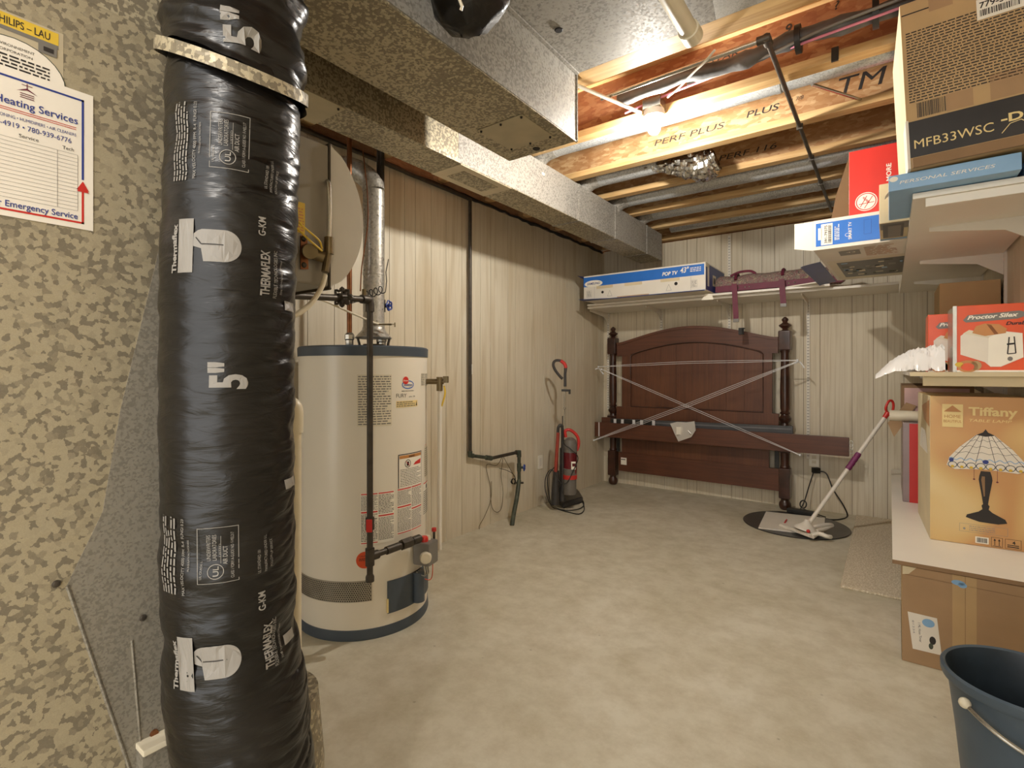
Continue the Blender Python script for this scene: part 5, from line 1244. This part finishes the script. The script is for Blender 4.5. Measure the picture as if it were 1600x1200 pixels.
# big carton overhead with black band
R_ = math.radians
t = carton('large_carton', 'large brown carton with a black printed band, nearest the ceiling at the right edge', (.052, 2.165, 1.822), (.395, .46, .555), M_card2, rot=R_(2.0), roll=R_(-2.6), side=M_cardl, seam=False)
wB, hB = .395, .555
a = Art(front((0, -.0005, 0)))
a.rect(.002, .035, wB, .155, M_inkb, 1).text('MFB33WSC', .018, .063, .030, M_goldt, .195, layer=2)
a.text('-D', .230, .082, .026, M_goldt, .05, layer=2, bold=.03)
a.para(.012, .215, .335, .455, 26, M_ink, 1, .42)
a.bars(.030, .163, .105, .212, M_ink, 1, 30); a.rect(.105, .16, .17, .215, M_card, 1).rect(.21, .16, .32, .24, M_card, 1)
a.rect(.19, .42, .30, .485, M_whitep, 2).text('779-3308', .197, .456, .019, M_ink, .095, layer=3, bold=.02).bars(.197, .430, .29, .450, M_ink, 3, 30)
a.rect(.075, .50, .135, .56, M_card, 1).lines([(.004, .515), (.075, .515)], .004, M_ink, 1)
a.lines([(.23, .05), (.25, .075), (.275, .08), (.29, .065)], .002, M_goldt, 2)
a.build('printing', t, world=False)
MB().box(-.002, .006, -.004, .10, -.001, .16, .001).build('torn_corner', [M_paper], t, world=False)
MB().box(.01, .39, -.012, .0, -.002, .030, .003).build('folded_edge', [M_card3], t, world=False)
# pale blue flat carton below it
t = carton('flat_carton', 'flat pale blue carton squeezed between the big brown carton and the shelf', (-.002, 2.195, 1.766), (.33, .42, .054), M_lblue, seam=False, roll=R_(-.4))
a = Art(front((0, -.0005, 0))); a.text('PERSONAL SERVICES', .03, .020, .011, M_whitep, .24, layer=1, shear=.2); a.disc(.014, .040, .012, .009, M_whitep, 1); a.build('printing', t, world=False)
MB().prism([(-.0, .0, .0), (-.0, .05, .0), (-.012, .05, -.012), (-.010, .0, -.014)], (0, 0, .002)).build('torn_flap', [M_paper], t, world=False)
t = carton('flat_carton', 'second pale blue flat carton at the right edge beside the first', (.345, 2.20, 1.766), (.105, .4, .050), M_lblue, seam=False)
# monitor carton, bottom seen from below
t = carton('monitor_carton', 'grey and tan monitor carton with dark screen picture, overhanging the upper shelf', (-.035, 2.65, 1.766), (.36, .36, .165), M_cardl, side=M_card, seam=False)
bot_map = plane_map((0, 0, -.0005), (1, 0, 0), (0, 0, -1), (0, 1, 0))
a = Art(bot_map); a.rect(.004, .005, .10, .12, M_grey, 1).rect(.012, .03, .085, .29, M_vgrey, 2).rect(.03, .06, .075, .28, M_grey, 3).rect(.0, .31, .10, .345, M_lblue, 2); a.build('printing', t, world=False)
# smart tv carton
t = carton('television_carton', 'white and blue television carton lying flat under the red carton, overhanging the shelf', (-.315, 3.04, 1.766), (.66, 1.10, .152), M_white, seam=False, rot=R_(-1.5))
a = Art(front((0, -.0005, 0))); a.rect(.012, .018, .35, .135, M_blueb, 1)
a.rect(.035, .022, .085, .128, M_whitep, 2).rect(.022, .05, .04, .11, M_whitep, 2).text('391-7937S', .062, .030, .012, M_ink, .09, ang=PI/2, layer=3, bold=.02).bars(.066, .03, .080, .12, M_ink, 3, 24, vert=True)
a.para(.092, .04, .115, .12, 3, M_whitep, 2, .5, vert=True); a.text('SMART TV', .165, .035, .014, M_whitep, .085, ang=PI/2, layer=2, bold=.01); a.ring(.150, .058, .012, .009, .0015, M_whitep, 2)
a.frame(.215, .05, .245, .12, .001, M_dblue, 2)
a.build('printing', t, world=False)
a = Art(bot_map); a.rect(.02, .35, .40, 1.06, M_cream, 1)
a.rect(.10, .10, .19, .22, M_grey, 2).text('43', .13, .13, .03, M_whitep, .04, layer=3)
a.rect(.06, .42, .40, .98, M_vgrey, 2)
for k in range(34):
    u_, v_ = random.uniform(.07, .36), random.uniform(.44, .92); a.rect(u_, v_, u_+random.uniform(.01, .04), v_+random.uniform(.02, .06), random.choice([M_green, M_cream, M_lblue, M_grey, M_green]), 3)
a.para(.21, .05, .34, .30, 9, M_amber, 2, .35); a.build('bottom_printing', t, world=False)
MB().prism([(-.085, .0, .02), (-.0, .0, .0), (-.0, .0, .15), (-.085, .0, .15)], (0, .003, 0)).xf(Matrix.Translation((0, .001, 0))).build('open_end_flap', [M_white], t, world=False)
MB().grid(lambda p_, q_: Vector((-.004-.10*math.sin(q_*1.4), .30+.80*p_, -.005-.02*q_-.05*q_*q_*0)), 12, 8).build('side_flap', [M_dblue], t, world=False)
# red vacuum carton on top
t = carton('red_carton', 'bright red carton with white round emblem standing on a flat television carton', (-.165, 3.10, 1.919), (.30, .5, .335), M_redb, seam=False, side=M_card)
a = Art(front((0, -.0005, 0)))
a.ring(.072, .072, .046, .046, .004, M_whitep, 1).disc(.072, .072, .038, .038, M_whitep, 1)
a.line((.042, .062), (.105, .066), .003, M_red, 2).line((.048, .048), (.075, .10), .003, M_red, 2).line((.065, .04), (.098, .095), .003, M_red, 2).text('HOOVER', .056, .092, .010, M_red, .038, ang=-.9, layer=3, bold=.02)
a.text('& MORE', .172, .125, .020, M_whitep, .115, ang=PI/2, layer=1, bold=.02); a.para(.155, .07, .178, .115, 2, M_whitep, 1, .4, vert=True)
a.build('printing', t, world=False)
MB().prism([(-.002, .01, .0), (-.075, -.02, .0), (-.055, -.01, .12), (-.002, .01, .31)], (0, .004, 0)).build('open_side_flap', [M_card3], t, world=False)
# 43 inch tv carton
t = carton('television_carton', 'long white television carton with a blue band, at the left end of the back shelf', (-2.26, 4.20, SZ+.040), (1.085, .58, .225), M_white, seam=False, side=M_white)
a = Art(front((0, -.0005, 0)))
a.rect(.0, .125, 1.075, .212, M_blueb, 1).disc(.10, .150, .090, .030, M_whitep, 2).text('SAMSUNG', .035, .142, .020, M_navy, .13, layer=3, shear=.25, bold=.02)
a.text('POP TV', .735, .150, .030, M_whitep, .13, layer=2, bold=.03, shear=.2).text('43"', .885, .158, .045, M_whitep, .07, layer=2, bold=.02, shear=.2).para(.965, .155, 1.05, .195, 3, M_whitep, 2, .45)
for x in (.13, .40, .72): a.rect(x, .098, x+.16, .124, M_cardl, 2)
a.disc(.19, .065, .012, .012, M_dark, 2).disc(.85, .075, .014, .014, M_dark, 2)
for x in (.26, .79): a.lines([(x-.022, .025), (x+.022, .025), (x, .075), (x-.022, .025)], .002, M_print, 2)
a.rect(.0, .0, 1.08, .006, M_dblue, 1).rect(.33, .006, .62, .014, M_card2, 2)
for x in (.06, 1.0): a.frame(x-.03, .03, x+.02, .09, .0015, M_print, 2).para(x-.024, .035, x+.015, .085, 5, M_print, 2)
a.line((.11, 0), (.11, .12), .0015, M_print, 2).line((.97, 0), (.97, .12), .0015, M_print, 2)
a.build('printing', t, world=False)
a = Art(plane_map((1.0855, 0, 0), (0, 1, 0), (1, 0, 0))); a.rect(.01, .008, .57, .215, M_dblue, 1).rect(.05, .04, .10, .20, M_whitep, 2).rect(.20, .06, .30, .15, M_cream, 2).rect(.22, .08, .28, .13, M_grey, 3); a.build('end_printing', t, world=False)
MB().box(1.0855, 1.087, .01, .10, .19, .222).build('tape', [M_cream], t, world=False)
MB().prism([(.0, -.10, .004), (.34, -.02, .0), (1.06, -.03, .0), (1.08, 0, .0), (0, 0, .0)], (0, 0, -.002)).build('bottom_flap', [M_dblue], t, world=False)
MB().prism([(-.0, -.0, .20), (-.06, -.01, .235), (-.03, .18, .24), (0, .2, .215)], (0, 0, .002)).build('top_flap', [M_dblue], t, world=False)
# strapped floral bag
fb = thing('strapped_bag', 'long floral fabric bag with maroon straps between the television cartons', 'bag', (-.75, 4.5, SZ+.037))
mb = MB(); mb.tube([(x, 4.50, SZ+.112+.003*math.sin(x*20)) for x in [-1.165+k*.03 for k in range(31)]], [.055 if k in (0, 30) else .070+.004*math.sin(k*.9) for k in range(31)], 20, squash=1.0); mb.build('fabric_roll', [M_floral], fb)
MB().box(-1.16, -.27, 4.424, 4.432, SZ+.045, SZ+.095, .003).build('maroon_band', [M_maroon], fb)
mb = MB(); [mb.ball((x, 4.422, SZ+.07), .007, 5) for x in (-.98, -.93, -.90, -.62, -.58)]; mb.build('rivets', [M_chrome], fb)
MB().tube(smooth_path([(-1.05, 4.47, SZ+.178), (-.98, 4.46, SZ+.20), (-.90, 4.46, SZ+.20), (-.86, 4.47, SZ+.178)]), .010, 8).build('carry_handle', [M_maroon], fb)
for (u, v0, v1) in ((1149, 457, 498), (1223, 424, 474)):
    T0, T1 = at(u-2, v0, y=4.385), at(u+1, v1, y=4.385); dx = .020
    MB().prism([Vector((T0.x-dx, 4.385, SZ+.10)), Vector((T0.x+dx, 4.385, SZ+.10)), Vector((T1.x+dx, 4.385, T1.z)), Vector((T1.x-dx, 4.385, T1.z))], (0, .004, 0)).build('hanging_strap', [M_maroon], fb)
    MB().box(T1.x-.022, T1.x+.022, 4.380, 4.392, T1.z-.028, T1.z, .003).build('buckle', [M_grey], fb)
    MB().tube([(T0.x, 4.50+.080*math.cos(k*PI/10), SZ+.112+.080*math.sin(k*PI/10)) for k in range(2, 10)], .012, 6).build('strap', [M_maroon], fb)
one('white_tab', [M_whitep], MB().prism([at(1096, 469, y=4.30), at(1115, 468, y=4.30), at(1112, 459, y=4.30), at(1102, 459, y=4.30)], (0, .003, 0)), 'small white card tab sticking out under the right end of the long television carton', 'card')

# ---- middle shelf: toaster cartons and bag
zM = 1.1465
t = carton('toaster_carton', 'front orange toaster carton with a silver left edge, on the middle shelf', (.225, 2.935, zM), (.24, .21, .285), M_oran, side=M_chrome, seam=False, rot=R_(1.5))
def toaster_art(t, full=True):
    a = Art(front((0, -.0005, 0)))
    a.rect(0, 0, .235, .008, M_whitep, 1)
    a.poly([(.030, .222), (.046, .243), (.205, .253), (.225, .246), (.22, .228), (.200, .220), (.04, .212)], M_grey, 1).text('Proctor Silex', .044, .224, .017, M_whitep, .16, layer=2, bold=.03, shear=.35, ang=.04)
    a.text('Durable', .165, .196, .014, M_ink, .075, layer=2, bold=.03, shear=.3)
    # the pictured toaster
    a.poly([(.022, .075), (.022, .155), (.050, .180), (.075, .172), (.115, .160), (.150, .172), (.215, .160), (.218, .060), (.150, .022), (.118, .022), (.100, .042)], M_paper, 2)
    a.poly([(.050, .180), (.115, .148), (.112, .143), (.030, .165)], M_cream, 3).poly([(.112, .145), (.150, .168), (.215, .158), (.218, .062), (.150, .024), (.118, .024), (.110, .035)], M_whitep, 3)
    a.poly([(.060, .166), (.072, .195), (.10, .205), (.145, .200), (.168, .180), (.165, .162), (.140, .158), (.10, .152)], M_amber, 4).poly([(.105, .203), (.120, .198), (.142, .160), (.130, .158)], M_copper, 5)
    a.line((.170, .075), (.175, .145), .004, M_ink, 5).line((.195, .078), (.190, .147), .004, M_ink, 5).line((.168, .115), (.192, .118), .007, M_ink, 5).line((.170, .075), (.195, .078), .004, M_ink, 5).disc(.178, .055, .008, .009, M_grey, 5)
    a.disc(.045, .024, .034, .026, M_amber, 5).disc(.045, .022, .022, .016, M_oran, 6).disc(.018, .032, .014, .010, M_yel, 6).disc(.072, .028, .018, .020, M_card2, 5)
    a.build('printing', t, world=False)
toaster_art(t)
MB().box(-.003, .010, -.0012, .0, .0, .285).build('silver_tape', [M_chrome], t, world=False)
t = carton('toaster_carton', 'rear orange toaster carton half hidden behind the front one', (.155, 3.30, zM), (.24, .21, .285), M_oran, seam=False); toaster_art(t)
t = carton('corrugated_carton', 'plain tan corrugated carton standing behind the toaster cartons', (.215, 3.56, zM), (.24, .40, .47), M_card2, seam=False)
mb = MB()
def bagf(p_, q_):
    u_ = 1368+108*p_; base_v = 590; hgt = (6+30*math.sin(min(1, p_*1.15)*PI*.5))*math.sin(q_*PI)**.7
    n_ = noise.noise(Vector((p_*7, q_*5, 2)))*.018+noise.noise(Vector((p_*17, q_*12, 7)))*.012+abs(noise.noise(Vector((p_*33, q_*20, 3))))*.014
    B_ = at(u_, 580, y=3.02+.10*q_); z_ = zM+.004+hgt*2.35/FPX*1.05+max(n_, -hgt*.0015)*(.2+p_)
    if p_ < .28: z_ -= (.28-p_)*.13
    return Vector((B_.x, 2.98+.20*q_+n_*.6, z_))
mb.grid(bagf, 90, 36)
pb = one('plastic_bag', [M_wbag], mb, 'crumpled white plastic bag spilling over the left end of the middle shelf', 'bag', sharp=25)

# ---- lowest shelf: lamp carton and others
t = carton('lamp_carton', 'golden carton with a picture of a stained glass table lamp', (.146, 2.960, .4005), (.318, .52, .640), M_gold, rot=R_(2.6), seam=False, side=M_cardl)
a = Art(front((0, -.0005, 0)))
a.rect(.042, .505, .112, .605, M_goldt, 2).poly([(.042, .605), (.042, .580), (.077, .60), (.112, .580), (.112, .605)], M_goldt, 3).poly([(.047, .572), (.077, .600), (.107, .572)], M_amber, 4).text('HOME', .077, .545, .014, M_amber, .055, align='c', layer=4).text('BEAUTIFUL', .077, .525, .012, M_amber, .06, align='c', layer=4)
a.text('Tiffany', .130, .560, .036, M_goldt, .155, layer=3, bold=.03).text('TABLE LAMP', .132, .532, .012, M_goldt, .135, layer=3, shear=.2)
LX = .185
sh = [(LX-.028, .478), (LX+.028, .478), (LX+.085, .42), (LX+.118, .375), (LX+.125, .335), (LX+.10, .322), (LX+.06, .326), (LX, .330), (LX-.06, .326), (LX-.10, .322), (LX-.128, .338), (LX-.118, .375), (LX-.085, .42)]
a.poly(sh, M_paper, 3)
for dx in (-.118, -.075, -.032, .032, .075, .118): a.line((LX+dx*.25, .475), (LX+dx, .352), .0016, M_ink, 4)
for zz, ww in ((.452, .052), (.425, .080), (.398, .100)): a.lines([(LX-ww+2*ww*k/16, zz-.004*math.sin(k*PI/2)) for k in range(17)], .0012, M_ink, 4)
a.lines([(LX-.120+.24*k/40, .368+.005*math.sin(k*1.2)) for k in range(41)], .003, M_lblue, 4)
for k in range(8): a.ring(LX-.108+k*.031, .342, .016, .014, .0028, M_blue, 4, 14).disc(LX-.108+k*.031, .334, .006, .006, M_yel, 5, 10)
a.disc(LX, .362, .010, .009, M_navy, 6).disc(LX-.112, .362, .008, .008, M_navy, 6)
a.poly([(LX-.03, .476), (LX-.008, .488), (LX, .502), (LX+.008, .488), (LX+.03, .476), (LX, .470)], M_ink, 5)
a.poly([(LX-.015, .322), (LX-.020, .302), (LX-.022, .285), (LX-.012, .215), (LX-.008, .182), (LX-.013, .175), (LX-.010, .160), (LX-.022, .148), (LX-.060, .130), (LX-.064, .118), (LX-.02, .104), (LX+.04, .102), (LX+.068, .110), (LX+.062, .125), (LX+.022, .148), (LX+.010, .160), (LX+.013, .175), (LX+.008, .182), (LX+.012, .215), (LX+.022, .285), (LX+.020, .302), (LX+.015, .322)], M_ink, 3)
a.poly([(LX-.012, .300), (LX-.014, .285), (LX-.006, .215), (LX-.002, .215), (LX-.002, .300)], M_card3, 4)
for dx, zz in ((-.037, .285), (.037, .28)): a.line((LX+dx, .335), (LX+dx, zz), .0014, M_maroon, 4).disc(LX+dx, zz, .004, .003, M_maroon, 4)
a.frame(.10, .055, .255, .090, .001, M_print, 2).para(.132, .06, .215, .085, 3, M_print, 2, .3).disc(.116, .068, .004, .005, M_print, 3)
a.rect(.152, .012, .195, .040, M_whitep, 2).bars(.157, .016, .190, .036, M_ink, 3, 16)
a.frame(.203, .006, .239, .046, .0012, M_ink, 2)
for x in (.214, .228): a.line((x, .012), (x, .036), .002, M_ink, 3).poly([(x-.004, .032), (x, .041), (x+.004, .032)], M_ink, 3)
a.line((.208, .010), (.234, .010), .0015, M_ink, 3)
a.frame(.246, .006, .296, .046, .0012, M_ink, 2).text('4', .268, .026, .014, M_ink, .010, layer=3, bold=.02).rect(.253, .020, .289, .023, M_ink, 3).rect(.253, .012, .289, .016, M_ink, 3)
a.build('printing', t, world=False)
a = Art(leftf((-.0005, .52, 0))); a.poly([(.10, .37), (.16, .47), (.36, .47), (.44, .37)], M_paper, 1); [a.line((.27+(x-.27)*.3, .46), (x, .375), .003, M_print, 2) for x in (.14, .2, .27, .34, .4)]; a.line((.25, 0), (.25, .635), .003, M_print, 1).poly([(.2, .58), (.5, .62), (.5, .5), (.3, .52)], M_amber, 1); a.build('side_printing', t, world=False)
t = carton('red_grey_carton', 'narrow grey and red glossy carton standing behind the golden lamp carton', (.062, 3.72, .4005), (.26, .55, .455), plain('mauve_grey_carton', '8e7b78', .3), seam=False)
MB().box(.03, .2605, -.003, -.0005, .0, .45).build('red_front', [M_red], t, world=False)
one('cream_roll', [M_cream], MB().cyl((-.0, 3.80, .888), (.40, 3.80, .888), .031, 20), 'cream rolled tube lying across the grey and red carton', 'roll')
t = thing('open_carton', 'small brown open carton with a flap bent to the left, above the cream roll', 'carton', (.06, 4.05, .857))
z0 = .8565
MB().box(.06, .40, 4.02, 4.27, z0, z0+.012).box(.06, .064, 4.02, 4.27, z0, z0+.215).box(.396, .40, 4.02, 4.27, z0, z0+.215).box(.064, .396, 4.266, 4.27, z0, z0+.215).box(.064, .396, 4.02, 4.024, z0, z0+.205).build('body', [M_card3], t)
MB().prism([at(1387, 661, y=4.01), at(1416, 629, y=4.01), at(1432, 634, y=4.01), at(1397, 683, y=4.01)], (0, .004, 0)).build('bent_flap', [M_card], t)
MB().box(.075, .38, 4.0185, 4.0197, z0+.02, z0+.19).build('pink_panel', [plain('pale_pink_print', 'c9a39b', .4)], t)
# brown floor carton
t = carton('floor_carton', 'large brown taped carton on the floor under the lowest shelf', (.040, 2.572, .0), (.40, .58, .378), M_card, rot=R_(-.6), seam=False, side=M_card2)
a = Art(front((0, -.0005, 0)))
a.rect(.153, .0, .222, .378, M_card2, 1).line((.190, 0), (.190, .378), .0015, M_card3, 2).line((.01, .345), (.40, .340), .002, M_card3, 1)
a.disc(.170, .350, .020, .010, M_lblue, 3, 16).disc(.182, .343, .013, .010, M_lblue, 3, 16)
# slanting white label with blue oval
L0, L1, L2_, L3 = (.012, .260), (.100, .250), (.118, .160), (.033, .158)
L0, L1, L2_, L3 = (.018, .200), (.108, .198), (.122, .060), (.034, .058)
a.poly([L3, L2_, L1, L0], M_paper, 3).disc(.082, .172, .019, .016, M_lblue, 4).text('1 ML Hose Timer', .050, .165, .008, M_ink, .075, ang=-1.50, layer=4).text('81234', .032, .17, .006, M_print, .05, ang=-1.5, layer=4)
a.disc(.095, .108, .010, .016, M_ink, 4, 12).disc(.090, .085, .007, .012, M_green, 4, 12)
a.build('printing', t, world=False)
MB().prism([(.002, -.004, .378), (.002, -.004, .345), (.022, -.004, .350), (.045, -.003, .378)], (0, .003, 0)).build('torn_patch', [M_cardl], t, world=False)
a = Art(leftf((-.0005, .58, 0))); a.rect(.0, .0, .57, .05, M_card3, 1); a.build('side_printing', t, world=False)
# bucket
bc = Vector((.283, 1.835, 0)); bk = thing('bucket', 'slate blue plastic bucket with a wire handle on the floor at the right edge', 'bucket', bc)
MB().lathe([(0, .0), (.118, .0), (.122, .01), (.140, .20), (.156, .335), (.168, .337), (.171, .345), (.171, .360), (.166, .366), (.160, .362)], bc, n=64, cap=False).build('shell', [M_bucket], bk)
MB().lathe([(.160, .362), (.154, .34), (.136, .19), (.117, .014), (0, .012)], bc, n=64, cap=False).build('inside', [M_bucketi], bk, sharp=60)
hh0, hh1 = bc+Vector((-.130, -.115, .315)), bc+Vector((.130, .115, .315))
hn = Vector((.66, -.75, 0)).normalized()
pts = []
for k in range(17):
    a_ = PI*k/16; m_ = (hh0+hh1)/2; r_ = (hh1-hh0).length/2; pts.append(m_-(hh1-hh0).normalized()*r_*math.cos(a_)+(hn*.95+Vector((0, 0, -.45))).normalized()*math.sin(a_)*.185)
MB().tube(smooth_path(pts, 3), .0055, 8).build('handle', [M_chrome], bk)
for p_ in (hh0, hh1): MB().ball(p_, .013, 8).build('handle_ear', [M_cream], bk)
